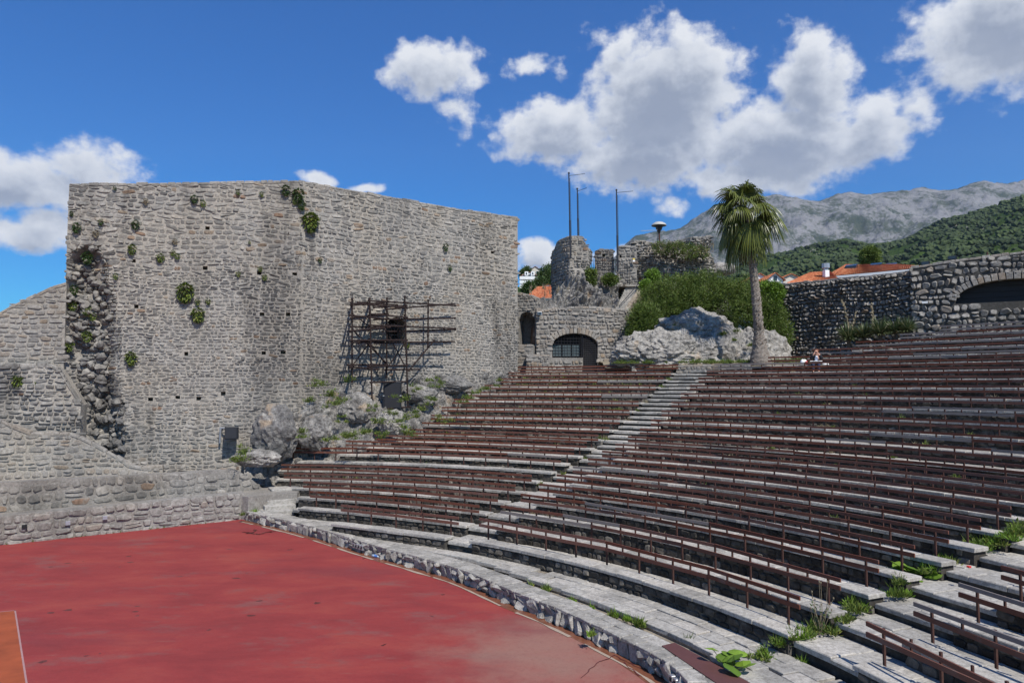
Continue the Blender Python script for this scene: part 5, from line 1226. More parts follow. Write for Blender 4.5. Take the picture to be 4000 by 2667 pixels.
# bushes ---------------------------------------------------------------
def bush(name, label, blobs, n, mat='leaf', L=.20, w=.045, seed=1, cat='bush'):
    root = thing(name, label, cat, blobs[0][0] - Vector((0, 0, blobs[0][1][2])))
    core = MB(); r = random.Random(seed)
    for c_, rr_ in blobs:
        for k in range(5):
            t = Vector(c_) + Vector((r.uniform(-.6, .6) * rr_[0], r.uniform(-.6, .6) * rr_[1], r.uniform(0, .6) * rr_[2])); core.tube(Vector(c_) - Vector((0, 0, rr_[2] * 1.1)), t, .04, 5, .015)
    core.build('branches', M['bark'], root)
    foliage('foliage', blobs, n, L, w, M[mat], root, seed, clump=.9, up=.5, shell=.3)
    return root
V = Vector
bush('oleander_bush', 'large oleander bush spreading below the ruined rampart, left of the palm', [(at(2575, 1180, 47.2), (1.3, 1.1, 1.2)), (at(2650, 1145, 47.6), (1.6, 1.3, 1.25)), (at(2750, 1140, 47.6), (1.6, 1.3, 1.3)), (at(2850, 1180, 47.2), (1.6, 1.3, 1.5)), (at(2600, 1215, 46.8), (1.4, 1.1, .9)), (at(2700, 1190, 46.8), (1.6, 1.1, 1.1)), (at(2920, 1160, 47.4), (1.0, 1.0, 1.2))], 42000, seed=2)
bush('oleander_bush', 'smaller upright oleander hanging beside the right end of the gate wall', [(at(2510, 1270, 45.3), (.85, .7, 1.15)), (at(2490, 1310, 45.2), (.6, .5, .6)), (at(2530, 1235, 45.5), (.7, .6, .6))], 11000, seed=3)
bush('oleander_bush', 'oleander bush behind the palm trunk, against the dark wall', [(at(2930, 1230, 45.4), (1.2, 1.0, 1.3)), (at(3000, 1240, 45.2), (1.1, .9, 1.4)), (at(3040, 1310, 44.6), (.8, .7, .9)), (at(2960, 1165, 45.8), (1.1, .9, .9))], 16000, seed=4)
bush('ivy_patch', 'bright green ivy hanging over the left end of the dark wall', [(at(2990, 1135, 45.6), (.8, .35, .45)), (at(3030, 1140, 45.2), (.45, .3, .55)), (at(3025, 1180, 45.2), (.35, .3, .45))], 7000, 'ivy', .13, .08, 5, 'ivy')
bush('ivy_patch', 'bright yellow-green creeper on the flank wall above the steps', [(at(2548, 1085, 49.2), (.45, .4, .5)), (at(2525, 1120, 48.6), (.4, .3, .4))], 3500, 'ivy', .12, .07, 6, 'ivy')
bush('ivy_patch', 'dark green creeper on the rubble mound under the railing', [(at(2385, 1095, 48.0), (.45, .3, .3)), (at(2310, 1100, 48.2), (.2, .2, .2)), (at(2310, 1068, 48.4), (.3, .2, .25))], 3500, 'weed', .12, .07, 7, 'ivy')
b = bush('weed_crest', 'weeds and small shrubs growing along the top of the ruined rampart', [(at(2590, 968, 51.4), (.7, .4, .4)), (at(2640, 975, 51.3), (.7, .4, .45)), (at(2690, 985, 51.2), (.6, .4, .5)), (at(2740, 985, 51.4), (.5, .3, .4))], 3600, 'weed', .14, .05, 8, 'shrub')
bb = MB(); rr = random.Random(3)
for i in range(60): p = at(rr.uniform(2560, 2790), rr.uniform(950, 1000), 51.2); tuft(bb, p, 7, .5, .35, rr, .01)
for i in range(20): p = at(rr.uniform(2070, 2330), rr.uniform(1128, 1160), 48.2); tuft(bb, p, 9, .5, .4, rr, .012)
bb.build('dry_grass', M['dry'], kind='stuff')
# big rocks between gate and palm ------------------------------------------
boulder('boulder', at(2610, 1395, 42.0), (3.0, 1.15, 1.42), 21, M['rock'], .30, 6, tint=1, freq=1.5, label='broad pale limestone rock in front, between the gate wall and the palm', cat='rock')
boulder('boulder', at(2715, 1298, 44.6), (2.3, 1.3, 1.35), 23, M['rock'], .26, 5, tint=.8, freq=1.3, label='tall rounded grey rock behind the broad pale one, shaded by the palm', cat='rock')
boulder('boulder', at(2965, 1392, 43.2), (1.75, 1.1, 1.6), 27, M['rock'], .24, 5, tint=1, freq=1.1, label='pale rock behind and right of the palm trunk', cat='rock')
boulder('boulder', at(2840, 1370, 43.4), (1.3, .9, 1.5), 29, M['rock'], .3, 4, tint=.8, label='rock slab just left of the palm trunk', cat='rock')
sp_ = []
for i in range(150):
    u = r.uniform(2400, 3300); Y = interp(u, [(2400, 41.0), (2800, 39.9), (3000, 38.6), (3300, 37.0)]) + r.uniform(0, 1.4); p = at(u, 1400, Y); sp_.append((p.x, p.y, 6.95, r.uniform(.12, .32)))
for u, v, Y in ((2655, 1275, 43.6), (2690, 1272, 43.6), (2720, 1270, 43.6), (2860, 1330, 42.6), (2830, 1310, 42.8), (2870, 1300, 42.8), (2600, 1400, 41.2), (2700, 1390, 41.2), (2480, 1400, 41.4), (2430, 1420, 41.5), (2940, 1350, 41.9)):
    for _ in range(4): p = at(u + r.uniform(-14, 14), v + r.uniform(-5, 5), Y); sp_.append((p.x, p.y, p.z, r.uniform(.12, .3)))
weeds('mound_weeds', sp_, 8, ('weed', 'leaf', 'weed'))
# ------------------------------------------------------------------ palm
def palm():
    base = at(2972, 1412, 39.0); top = at(2914, 835, 39.4); r = random.Random(14)
    root = thing('palm_tree', 'tall fan palm with a shaggy skirt of dry fronds, at the top of the seats', 'palm tree', base)
    vs = []; fs = []; N = 64; K = 14; tn = []
    for j in range(N + 1):
        t = j / N; c = base.lerp(top, t) + Vector((.18 * math.sin(t * 2.4) - .12 * t, 0, 0)); c.z = lerp(base.z - .2, top.z, t)
        rr_ = interp(t, [(0, .60), (.04, .54), (.12, .38), (.2, .26), (.6, .21), (.8, .215), (1, .25)])
        for k in range(K):
            w = (k + .5 * (j % 2)) * 2 * math.pi / K; q = rr_ * (1 + (.10 * (1 if (j + k) % 2 else -1) if t > .12 else .03 * r.uniform(-1, 1)) + .03 * r.uniform(-1, 1))
            vs.append(c + Vector((q * math.cos(w), q * math.sin(w), r.uniform(-.02, .02))))
    for j in range(N):
        for k in range(K): a_ = j * K + k; c_ = j * K + (k + 1) % K; fs.append((a_, c_, c_ + K, a_ + K))
    b = MB(); b.add(vs, fs); b.build('trunk', M['palmbark'], root)
    # old leaf bases: upper trunk
    for i in range(170):
        sc_ = MB()
        t = r.uniform(.10, .98) if r.random() < .6 else r.uniform(.7, 1.0); c = base.lerp(top, t) + Vector((.18 * math.sin(t * 2.4) - .12 * t, 0, 0)); w = r.uniform(0, 6.28); rr_ = interp(t, [(0, .54), (.2, .26), (.6, .21), (1, .25)]); o = Vector((math.cos(w), math.sin(w), 0))
        big = 1.6 if (t > .82 or .16 < t < .22) else .8; p = c + o * rr_ * .92; s_ = Vector((-o.y, o.x, 0)) * .06 * big; e = p + (o * .55 + Vector((0, 0, 1))).normalized() * .17 * big
        sc_.add([p - s_, p + s_, e + s_ * .5, e - s_ * .5, p + Vector((0, 0, .03)) + o * .07], [(0, 1, 4), (1, 2, 4), (2, 3, 4), (3, 0, 4)], r.random()); sc_.build('leaf_base', M['palmbark'], root)
    def frond(L, seed, el, half=1.9, g=.30, dry=False, segn=30):
        rr = random.Random(seed); b = MB(); st = L * .50; e = rad(el); p = Vector((0, 0, 0)); pts = [p]
        for i in range(5): a_ = e - rad(22) * (i / 4) * max(.15, math.cos(e)); p = p + Vector((math.cos(a_), 0, math.sin(a_))) * st / 5; pts.append(p)
        for p, q in zip(pts, pts[1:]): b.tube(p, q, .020, 4, .017, tint=.9)
        h = pts[-1]; R = L * .62; th = e - rad(34) * max(.1, math.cos(e)); D = Vector((math.cos(th), 0, math.sin(th))); Yv = Vector((0, 1, 0)); N = Vector((-math.sin(th), 0, math.cos(th)))
        tb = rr.uniform(.3, .6)
        for i in range(segn):
            a_ = lerp(-half, half, (i + .5) / segn); ln = R * (1 - .18 * (abs(a_) / half) ** 2) * rr.uniform(.86, 1.06); hw = half / segn
            dirs = (D * math.cos(a_) + Yv * math.sin(a_) - N * .22 * abs(math.sin(a_))).normalized(); side = (Yv * math.cos(a_) - D * math.sin(a_))
            tipd = rr.uniform(.25, .85) * R * (.9 if not dry else .3)
            def P(t, sgn, w):
                dn = g * t * t * R + tipd * max(0, t - .58) ** 1.5 * 1.6; return h + dirs * ln * t * (1 - .16 * t * g) + side * sgn * w + N * ((.035 * R * t) if sgn == 0 else 0) - Vector((0, 0, dn))
            tt = min(1, max(0, tb + rr.uniform(-.25, .25))) if not dry else rr.random()
            vs = []
            for t, w in ((.03, .04), (.35, .36), (.62, .40), (.84, .22)): w *= R * hw * 1.15; vs += [P(t, -1, w), P(t, 0, 0), P(t, 1, w)]
            vs.append(P(1.0, 0, 0)); fs = []
            for j in range(3): fs += [(j * 3, j * 3 + 1, j * 3 + 4, j * 3 + 3), (j * 3 + 1, j * 3 + 2, j * 3 + 5, j * 3 + 4)]
            fs += [(9, 10, 12), (10, 11, 12)]; b.add(vs, fs, tt)
        return b
    r = random.Random(23)
    for el, n in ((80, 4), (64, 4), (46, 5), (24, 5), (0, 5), (-26, 6), (-50, 6)):
        ms = [frond(2.08, el + 200 + k, el + (6, -6)[k], g=.30 + .004 * (80 - el)).mesh('frond', M['frond']) for k in range(2)]
        for k in range(n):
            o = link('frond', r.choice(ms), root); o.rotation_euler = (0, 0, k * 2 * math.pi / n + el * .17 + r.uniform(-.4, .4)); o.location = top + Vector((0, 0, .15 * max(0, math.sin(rad(el))) + r.uniform(-.12, .1))); s_ = r.uniform(.78, 1.15); o.scale = (s_, s_, s_)
    ms = [frond(1.75, 31 + k, (-84, -76, -66)[k], half=.75, g=.1, dry=True, segn=16).mesh('dry_frond', M['dryfrond']) for k in range(3)]
    for k in range(24):
        o = link('dry_frond', r.choice(ms), root); o.rotation_euler = (0, 0, r.uniform(0, 6.28)); o.location = top - Vector((0, 0, r.uniform(-.05, 1.0))); s_ = r.uniform(.6, 1.05); o.scale = (s_,) * 3
def palmbark():
    m, t, b = newmat('palm_bark', .2); b.inputs['Roughness'].default_value = .95
    pos = t.node('ShaderNodeNewGeometry').outputs['Position']; n = t.noise(t.v('MULTIPLY', pos, (5, 5, 9)), 2, 5, .7); n2 = t.noise(t.v('MULTIPLY', pos, (1, 1, 1)), 6, 4)
    c = t.ramp(n, [(.3, (.09, .075, .06)), (.55, (.22, .19, .16)), (.75, (.34, .31, .27))]); c = t.mix(t.mapr(n2, .55, .7, 0, .7), c, (.13, .075, .045)); t.l.new(c, b.inputs['Base Color'])
    t.l.new(t.node('ShaderNodeBump', {'Strength': .8, 'Distance': .04, 'Height': n}).outputs[0], b.inputs['Normal']); return m
M['palmbark'] = palmbark(); palm()
# yuccas along the dark wall -------------------------------------------------
def yucca(label, c, R, n, seed):
    r = random.Random(seed); root = thing('yucca', label, 'yucca', c, 'spiky yuccas below the dark wall'); b = MB()
    for i in range(n):
        d = rdir(r); d.z = abs(d.z) * .9 + .05; d.normalize(); L = R * r.uniform(.6, 1.1); s_ = d.cross(Vector((0, 0, 1))).normalized() * .028; o = V(c) + V((0, 0, R * .1)); m_ = o + d * L * .6; e = o + d * L + V((0, 0, -.18 * L * (1 - d.z)))
        b.add([o - s_, o + s_, m_ + s_, m_ - s_, e], [(0, 1, 2, 3), (3, 2, 4)], r.random())
    b.build('leaves', M['yucca'], root); b = MB(); b.tube(V(c) - V((0, 0, .4)), V(c) + V((0, 0, R * .15)), .1, 8); b.build('stem', M['bark'], root)
for (u, v, Y, R, lb) in ((3315, 1345, 39.9, 1.0, 'leftmost spiky yucca below the dark wall'), (3375, 1335, 39.8, .95, 'second spiky yucca from the left below the dark wall'), (3440, 1325, 39.0, 1.05, 'large middle yucca below the dark wall'), (3500, 1318, 38.4, .9, 'second yucca from the corner tower'), (3545, 1310, 38.0, .8, 'rightmost yucca, closest to the corner tower')):
    yucca(lb, at(u, v - 8, Y), R * 1.15, 300, u)
for i, (u0, v0, u1, v1) in enumerate(((3320, 1300, 3290, 1170), (3325, 1300, 3345, 1220), (3410, 1290, 3405, 1180))):
    b = MB(); Y = 41.0; p, q = at(u0, v0, Y), at(u1, v1, Y); 
    for k in range(10): b.tube(p.lerp(q, k / 10) + rdir(r) * .05, p.lerp(q, (k + 1) / 10) + rdir(r) * .05, .05, 5); tuft(b, p.lerp(q, k / 10), 5, .15, .9, r, .012)
    b.build('withered_plant', M['dry'], label=('dry brown plant stem against the dark wall, ' + ('left one', 'slanting middle one', 'right one')[i]), cat='plant', group='dry stems against the dark wall')

# ================================================================== HOUSES
def roofmat():
    m, t, b = newmat('terracotta_tiles', .2); b.inputs['Roughness'].default_value = .85
    pos = t.node('ShaderNodeNewGeometry').outputs['Position']; tint = t.node('ShaderNodeAttribute', attribute_name='tint').outputs['Fac']
    c = t.ramp(tint, [(0, (.42, .12, .055)), (.5, (.56, .19, .085)), (1, (.64, .28, .14))]); n = t.noise(pos, 1.2, 4); c = t.mix(t.mapr(n, .45, .7, 0, .5), c, (.25, .09, .05)); t.l.new(c, b.inputs['Base Color']); return m
M['tile'] = roofmat()
def roof_plane(name, a, b_, c, d, parent, rows=14, cols=40, seed=1):
    """a-b eave, d-c ridge; rows of tile ribs with real relief"""
    r = random.Random(seed); m_ = MB(); a, b_, c, d = map(Vector, (a, b_, c, d)); n = (b_ - a).cross(d - a).normalized()
    if n.z < 0: n = -n
    for j in range(rows):
        t0, t1 = j / rows, (j + 1) / rows
        for i in range(cols):
            s0, s1 = i / cols, (i + 1) / cols; P = lambda s, t, h: a.lerp(b_, s).lerp(d.lerp(c, s), t) + n * h; sm = (s0 + s1) / 2
            m_.add([P(s0, t0, .05), P(sm, t0, .12), P(s1, t0, .05), P(s0, t1, .0), P(sm, t1, .07), P(s1, t1, .0)], [(0, 1, 4, 3), (1, 2, 5, 4)], r.random())
    m_.quad(a, b_, c, d); return m_.build(name, M['tile'], parent)
def window(p, ax, w, h, parent, shut=False):
    n = Vector((ax.y, -ax.x, 0)); b = MB(); b.block([p - ax * w / 2 + n * .04, p + ax * w / 2 + n * .04, p + ax * w / 2 - n * .05, p - ax * w / 2 - n * .05], [x + V((0, 0, h)) for x in [p - ax * w / 2 + n * .04, p + ax * w / 2 + n * .04, p + ax * w / 2 - n * .05, p - ax * w / 2 - n * .05]]); f = b.build('window', M['cream'] if shut else M['white'], parent)
    b = MB(); q = p + n * .055 + V((0, 0, .06)); b.quad(q - ax * (w / 2 - .07), q + ax * (w / 2 - .07), q + ax * (w / 2 - .07) + V((0, 0, h - .12)), q - ax * (w / 2 - .07) + V((0, 0, h - .12))); b.build('pane', M['glass'], f)
def walls(b, pts, z0, z1):
    for i in range(len(pts)): (x0, y0), (x1, y1) = pts[i], pts[(i + 1) % len(pts)]; b.quad(V((x0, y0, z0)), V((x1, y1, z0)), V((x1, y1, z1)), V((x0, y0, z1)))
# big house with hipped roof and blue glazing, behind the dark wall
Y = 78; e0 = at(3262, 1078, Y); e1 = at(3640, 1050, Y - 6); r0 = at(3305, 1034, Y + 5); r1 = at(3500, 1034, Y + 2); e0b = at(3160, 1078, Y + 10)
root = thing('house', 'house with a big orange hipped roof, skylights and blue glass band, behind the dark wall', 'house', (e0.x, e0.y, 8)); b = MB()
ez = e0.z; walls(b, [(e0.x + .5, e0.y + .4), (e1.x, e1.y + .4), (e1.x + 4, e1.y + 12), (e0.x + 2, e0.y + 14)], 6, ez - .1); b.build('wall', M['white'], root)
roof_plane('roof', e0, V((e1.x, e1.y, ez)), r1, r0, root, 14, 46, 2); roof_plane('roof_side', V((e0.x + 1, e0.y + 12, ez)), e0, r0, r0 + V((.1, .1, 0)), root, 14, 22, 3); roof_plane('roof_end', V((e1.x, e1.y, ez)), V((e1.x + 3, e1.y + 12, ez)), r1 + V((.1, .1, 0)), r1, root, 10, 20, 3)
b = MB(); ax = (V((e1.x, e1.y, 0)) - V((e0.x, e0.y, 0))).normalized(); n = V((ax.y, -ax.x, 0)); q = V((e0.x, e0.y, 0)); L_ = (V((e1.x, e1.y, 0)) - q).length
b.block([q + V((0, 0, ez - .28)) + n * .1, q + ax * L_ + V((0, 0, ez - .28)) + n * .1, q + ax * L_ + V((0, 0, ez - .28)) - n * .3, q + V((0, 0, ez - .28)) - n * .3], [q + V((0, 0, ez - .02)) + n * .1, q + ax * L_ + V((0, 0, ez - .02)) + n * .1, q + ax * L_ + V((0, 0, ez - .02)) - n * .3, q + V((0, 0, ez - .02)) - n * .3]); b.build('gutter', M['white'], root)
for i in range(9):
    b = MB(); s0, s1 = .3 + i * L_ / 9, .3 + (i + 1) * L_ / 9 - .12; b.quad(*[q + ax * s + V((0, 0, z)) - n * .28 for s, z in ((s0, ez - 1.9), (s1, ez - 1.9), (s1, ez - .3), (s0, ez - .3))]); b.build('blue_pane', M['blueglass'], root)
for u, v in ((3325, 1048), (3423, 1042), (3480, 1043)):
    t = (u - 3262) / 300; p = at(u, v, Y + 2.6); m_ = MB(); up = (r0 - e0).normalized(); m_.block([p - ax * .6 - up * .4 + V((0, 0, .0)), p + ax * .6 - up * .4, p + ax * .6 + up * .5, p - ax * .6 + up * .5], [x + V((0, 0, .35)) for x in [p - ax * .6 - up * .4, p + ax * .6 - up * .4, p + ax * .6 + up * .5, p - ax * .6 + up * .5]]); m_.build('skylight', M['glass'], root)
Y = 66; c = at(3226, 1058, Y); root = thing('chimney', 'white chimney with a shiny metal cowl, beside the orange hipped roof', 'chimney', c); b = MB(); b.box(c + V((0, 0, -.9)), (.42, .42, 1.9), .2); b.build('stack', M['white'], root); b = MB(); b.box(c + V((0, 0, .35)), (.5, .5, .08), .2); b.build('cap', M['steel'], root); b = MB(); b.tube(c + V((0, 0, .25)), c + V((0, 0, .68)), .36, 8); b.tube(c + V((0, 0, .05)), c + V((0, 0, .3)), .22, 8); b.build('cowl', M['steel'], root)
Y = 64; a_, c_, d_, e_ = at(3040, 1122, Y), at(3300, 1108, Y - 2), at(3240, 1060, Y + 5), at(3165, 1066, Y + 5)
root = thing('house', 'low house with a weathered brown-red tiled roof left of the metal chimney', 'house', (a_.x, a_.y, 8)); roof_plane('roof', a_, c_, d_, e_, root, 12, 36, 5); b = MB(); walls(b, [(a_.x + .3, a_.y + .3), (c_.x, c_.y + .3), (c_.x, c_.y + 9), (a_.x + .3, a_.y + 9)], 6, a_.z - .1); b.build('wall', M['cream'], root)
def gable(label, u, v, w, h, Y, rise, seed, mat='white', ang=0, win=(), depth=7, floors=0):
    """u,v = bottom left of the visible gable front in the photograph"""
    p = at(u, v, Y); m = Y / F; W, H = w * m, h * m; ax = V((math.cos(ang), math.sin(ang), 0)); ay = V((-ax.y, ax.x, 0)); root = thing('house', label, 'house', p)
    b = MB(); q = [p, p + ax * W, p + ax * W + ay * depth, p + ay * depth]; up = V((0, 0, H)); dn = V((0, 0, -6)); R = rise * m
    b.quad(q[0] + dn, q[1] + dn, q[1] + up, q[0] + up); b.quad(q[1] + dn, q[2] + dn, q[2] + up, q[1] + up); b.quad(q[3] + dn, q[0] + dn, q[0] + up, q[3] + up)
    r0, r1 = (q[0] + q[1]) / 2 + up + V((0, 0, R)), (q[2] + q[3]) / 2 + up + V((0, 0, R)); b.add([q[0] + up, q[1] + up, r0], [(0, 1, 2)]); b.build('wall', M[mat], root)
    o = (ax * .3); roof_plane('roof', q[1] + up + o + V((0, 0, -.15)) - ay * .3, q[2] + up + o + V((0, 0, -.15)), r1, r0 - ay * .3, root, 8, 20, seed); roof_plane('roof', q[3] + up - o + V((0, 0, -.15)), q[0] + up - o + V((0, 0, -.15)) - ay * .3, r0 - ay * .3, r1, root, 8, 20, seed + 1)
    for (fx, fz, ww, wh) in win: window(p + ax * W * fx + V((0, 0, H * fz)), ax, ww, wh, root)
    return root, p, ax, W, H, m
gable('small white gabled house, second from the left behind the dark wall', 2998, 1100, 60, 8, 84, 26, 3, win=((.5, .2, .6, .7),))
gable('pale house with an orange roof at the left, just right of the palm trunk', 2948, 1105, 42, 22, 92, 14, 5, 'white')
gable('orange-roofed house half hidden behind the white gabled one', 3060, 1090, 60, 6, 100, 14, 6, 'cream')
# houses seen in the gap between tall wall and ruins
root, p, ax, W, H, m = gable('white three-storey house with balconies in the gap beside the tall wall', 2038, 1128, 62, 52, 200, 14, 7, win=(), depth=8)
for i in range(3):
    z = H * (.02 + .32 * i)
    b = MB(); b.block([p + ax * -.6 + V((0, -1.2, z)), p + ax * (W + .2) + V((0, -1.2, z)), p + ax * (W + .2) + V((0, 0, z)), p + ax * -.6 + V((0, 0, z))], [p + ax * -.6 + V((0, -1.2, z + .2)), p + ax * (W + .2) + V((0, -1.2, z + .2)), p + ax * (W + .2) + V((0, 0, z + .2)), p + ax * -.6 + V((0, 0, z + .2))]); bl = b.build('balcony', M['white'], root)
    b = MB(); b.block([p + ax * -.6 + V((0, -1.2, z + .25)), p + ax * (W + .2) + V((0, -1.2, z + .25)), p + ax * (W + .2) + V((0, -1.12, z + .25)), p + ax * -.6 + V((0, -1.12, z + .25))], [p + ax * -.6 + V((0, -1.2, z + .9)), p + ax * (W + .2) + V((0, -1.2, z + .9)), p + ax * (W + .2) + V((0, -1.12, z + .9)), p + ax * -.6 + V((0, -1.12, z + .9))]); b.build('balustrade', M['white'], bl)
    for fx in (.15, .48, .8): window(p + ax * W * fx + V((0, -.02, z + .35)), ax, .9, 1.3, root)
for fx in (.3, .7):
    q = p + ax * W * fx + V((0, -.4, H)); b = MB(); b.block([q - ax * .5, q + ax * .5, q + ax * .5 + V((0, 2, 0)), q - ax * .5 + V((0, 2, 0))], [x + V((0, 0, 1.1)) for x in [q - ax * .5, q + ax * .5, q + ax * .5 + V((0, 2, 0)), q - ax * .5 + V((0, 2, 0))]]); dm = b.build('dormer', M['white'], root); window(q + V((0, -.02, .2)), ax, .5, .7, root)
gable('cream house with an orange gable roof, topmost in the gap beside the tall wall', 2070, 1078, 42, 22, 235, 16, 9, 'cream', win=((.3, .3, .9, 1.1), (.7, .3, .9, 1.1)))
gable('tiny white gabled house low in the gap beside the round tower', 2124, 1133, 34, 12, 170, 10, 11, win=((.25, .2, .5, .7), (.6, .2, .5, .7)))
p = at(2060, 1160, 120); root = thing('house', 'red tiled roof lowest in the gap beside the round tower', 'house', p); roof_plane('roof', at(2050, 1165, 120), at(2170, 1165, 120), at(2160, 1118, 127), at(2098, 1120, 127), root, 12, 30, 4)
b = MB(); walls(b, [(at(2055, 1165, 120).x, 120.3), (at(2168, 1165, 120).x, 120.3), (at(2168, 1165, 120).x, 128), (at(2055, 1165, 120).x, 128)], 6, at(2050, 1165, 120).z); b.build('wall', M['cream'], root)
def tree(label, c, rr_, n, seed, mat='tree', L=.5):
    r = random.Random(seed); root = thing('leafy_tree', label, 'tree', V(c) - V((0, 0, rr_[2] + 1.5))); b = MB(); b.tube(V(c) - V((0, 0, rr_[2] + 3)), V(c) - V((0, 0, rr_[2] * .2)), .22 * rr_[0] / 3, 7, .1)
    for k in range(6): b.tube(V(c) - V((0, 0, rr_[2] * .7)), V(c) + V((r.uniform(-.6, .6) * rr_[0], r.uniform(-.6, .6) * rr_[1], r.uniform(-.3, .6) * rr_[2])), .07, 5, .03)
    b.build('trunk', M['bark'], root); bl = [(V(c) + V((r.uniform(-.45, .45) * rr_[0], r.uniform(-.45, .45) * rr_[1], r.uniform(-.45, .5) * rr_[2])), tuple(x * r.uniform(.4, .6) for x in rr_)) for _ in range(9)]
    foliage('crown', bl, n, L, L * .5, M[mat], root, seed, clump=1, up=.4, shell=.3)
tree('yellow-green round tree top behind the orange hipped roof', at(3394, 1010, 95), (1.4, 1.3, 1.35), 5000, 3, 'weed', .3)
for u, v, Y, s_, lb in ((2140, 1090, 185, 3.0, 'green tree right of the white house in the gap'), (2120, 1120, 178, 2.2, 'lower green tree between the white house and the tiny gabled house'), (2052, 1068, 215, 1.6, 'dark tree beside the topmost cream house'), (2160, 1075, 190, 2.6, 'green tree touching the round tower in the gap'), (2070, 1140, 150, 1.2, 'small shrubby tree above the lowest red roof')):
    tree(lb, at(u, v, Y), (s_, s_, s_ * 1.1), 5000, u, 'tree', .5)

# ================================================================== PERSON AND SMALL THINGS
def person():
    k = 20; a_ = angle_at(3190, rb(20) - .3, S(19)); base = pol(rb(20) - .28, a_, S(19)); inw = V((CX - base.x, CY - base.y, 0)).normalized()
    # faces the stage and the camera
    f = (inw + V((0, -.6, 0))).normalized(); s_ = V((-f.y, f.x, 0)); sl = base + V((0, 0, .0))
    root = thing('person', 'seated person in dark jacket and white top, hands at the face, on the upper seats', 'person', sl)
    P = lambda x, y, z: sl + s_ * x + f * y + V((0, 0, z))
    import bmesh
    def skin(name, verts, edges, radii, mat, lv=2, root_i=0, parent=root):
        me = bpy.data.meshes.new(name); me.from_pydata([tuple(v) for v in verts], edges, []); o = link(name, me, parent); me.materials.append(mat)
        md = o.modifiers.new('skin', 'SKIN'); md.use_smooth_shade = True
        for i, r in enumerate(radii): me.skin_vertices[0].data[i].radius = (r, r) if not isinstance(r, tuple) else r
        for i in range(len(radii)): me.skin_vertices[0].data[i].use_root = (i == root_i)
        sb = o.modifiers.new('sub', 'SUBSURF'); sb.levels = lv; sb.render_levels = lv; return o
    def ensure(me): 
        if not me.skin_vertices: me.skin_vertices.new() if hasattr(me.skin_vertices, 'new') else None
    skinm = plain('skin', (.50, .27, .19), .6, 0, .06); jk = plain('dark_jacket', (.013, .013, .016), .9); jn = plain('navy_jeans', (.03, .035, .07), .9); sh = plain('white_top', (.75, .76, .80), .8, 0, .05); hr = plain('auburn_hair', (.16, .055, .022), .6, 0, .3, 30)
    V_ = [P(0, .02, .12), P(0, .03, .30), P(0, .04, .45), P(0, .07, .56), P(0, .10, .66), P(0, .13, .76),
          P(.10, .05, .10), P(.13, .45, .13), P(.13, .50, -.30), P(.13, .66, -.34), P(-.10, .05, .10), P(-.13, .45, .13), P(-.13, .50, -.30), P(-.13, .66, -.34),
          P(.17, .06, .51), P(.25, .18, .30), P(.10, .28, .56), P(.05, .25, .64), P(-.17, .06, .51), P(-.25, .18, .30), P(-.10, .28, .56), P(-.05, .25, .64)]
    E_ = [(0, 1), (1, 2), (2, 3), (3, 4), (4, 5), (0, 6), (6, 7), (7, 8), (8, 9), (0, 10), (10, 11), (11, 12), (12, 13), (2, 14), (14, 15), (15, 16), (16, 17), (2, 18), (18, 19), (19, 20), (20, 21)]
    rd = [(.15, .12), (.15, .11), (.16, .11), (.06, .06), (.085, .095), (.075, .09), .085, .065, .05, .04, .085, .065, .05, .04, .07, .055, .035, .03, .07, .055, .035, .03]
    import functools
    def mk(name, vv, ee, rr, mat):
        import bpy as B
        me = B.data.meshes.new(name); me.from_pydata([tuple(v) for v in vv], ee, []); o = link(name, me, root); me.materials.append(mat); md = o.modifiers.new('skin', 'SKIN'); md.use_smooth_shade = True
        sv = me.skin_vertices[0].data if len(me.skin_vertices) else None
        if sv is None:
            bm = bmesh.new(); bm.from_mesh(me); bm.verts.layers.skin.verify(); bm.to_mesh(me); bm.free(); sv = me.skin_vertices[0].data
        for i, r in enumerate(rr): sv[i].radius = r if isinstance(r, tuple) else (r, r); sv[i].use_root = (i == 0)
        sb = o.modifiers.new('sub', 'SUBSURF'); sb.levels = 2; sb.render_levels = 2; return o
    mk('body', V_, E_, rd, skinm)
    J = [0, 1, 2]; mk('jacket', [P(0, .02, .08), P(0, .02, .30), P(0, .03, .46), P(.18, .05, .50), P(.26, .17, .29), P(.13, .27, .50), P(-.18, .05, .50), P(-.26, .17, .29), P(-.13, .27, .50)], [(0, 1), (1, 2), (2, 3), (3, 4), (4, 5), (2, 6), (6, 7), (7, 8)], [(.19, .14), (.19, .14), (.18, .13), .09, .08, .055, .09, .08, .055], jk)
    mk('trousers', [P(0, .02, .10), P(.11, .06, .11), P(.13, .45, .13), P(.13, .50, -.26), P(-.11, .06, .11), P(-.13, .45, .13), P(-.13, .50, -.26)], [(0, 1), (1, 2), (2, 3), (0, 4), (4, 5), (5, 6)], [.14, .105, .085, .07, .105, .085, .07], jn)
    for sx in (.13, -.13): mk('shoe', [P(sx, .48, -.36), P(sx, .60, -.37), P(sx, .72, -.38)], [(0, 1), (1, 2)], [.05, .055, .045], M['black'])
    mk('white_top', [P(0, .11, .14), P(0, .13, .34), P(0, .11, .48)], [(0, 1), (1, 2)], [(.09, .08), (.09, .08), (.07, .06)], sh)
    mk('hair', [P(0, .05, .60), P(0, .05, .72), P(0, .09, .82), P(.085, .08, .66), P(-.085, .08, .66)], [(0, 1), (1, 2), (1, 3), (1, 4)], [.08, .11, .09, .055, .055], hr)
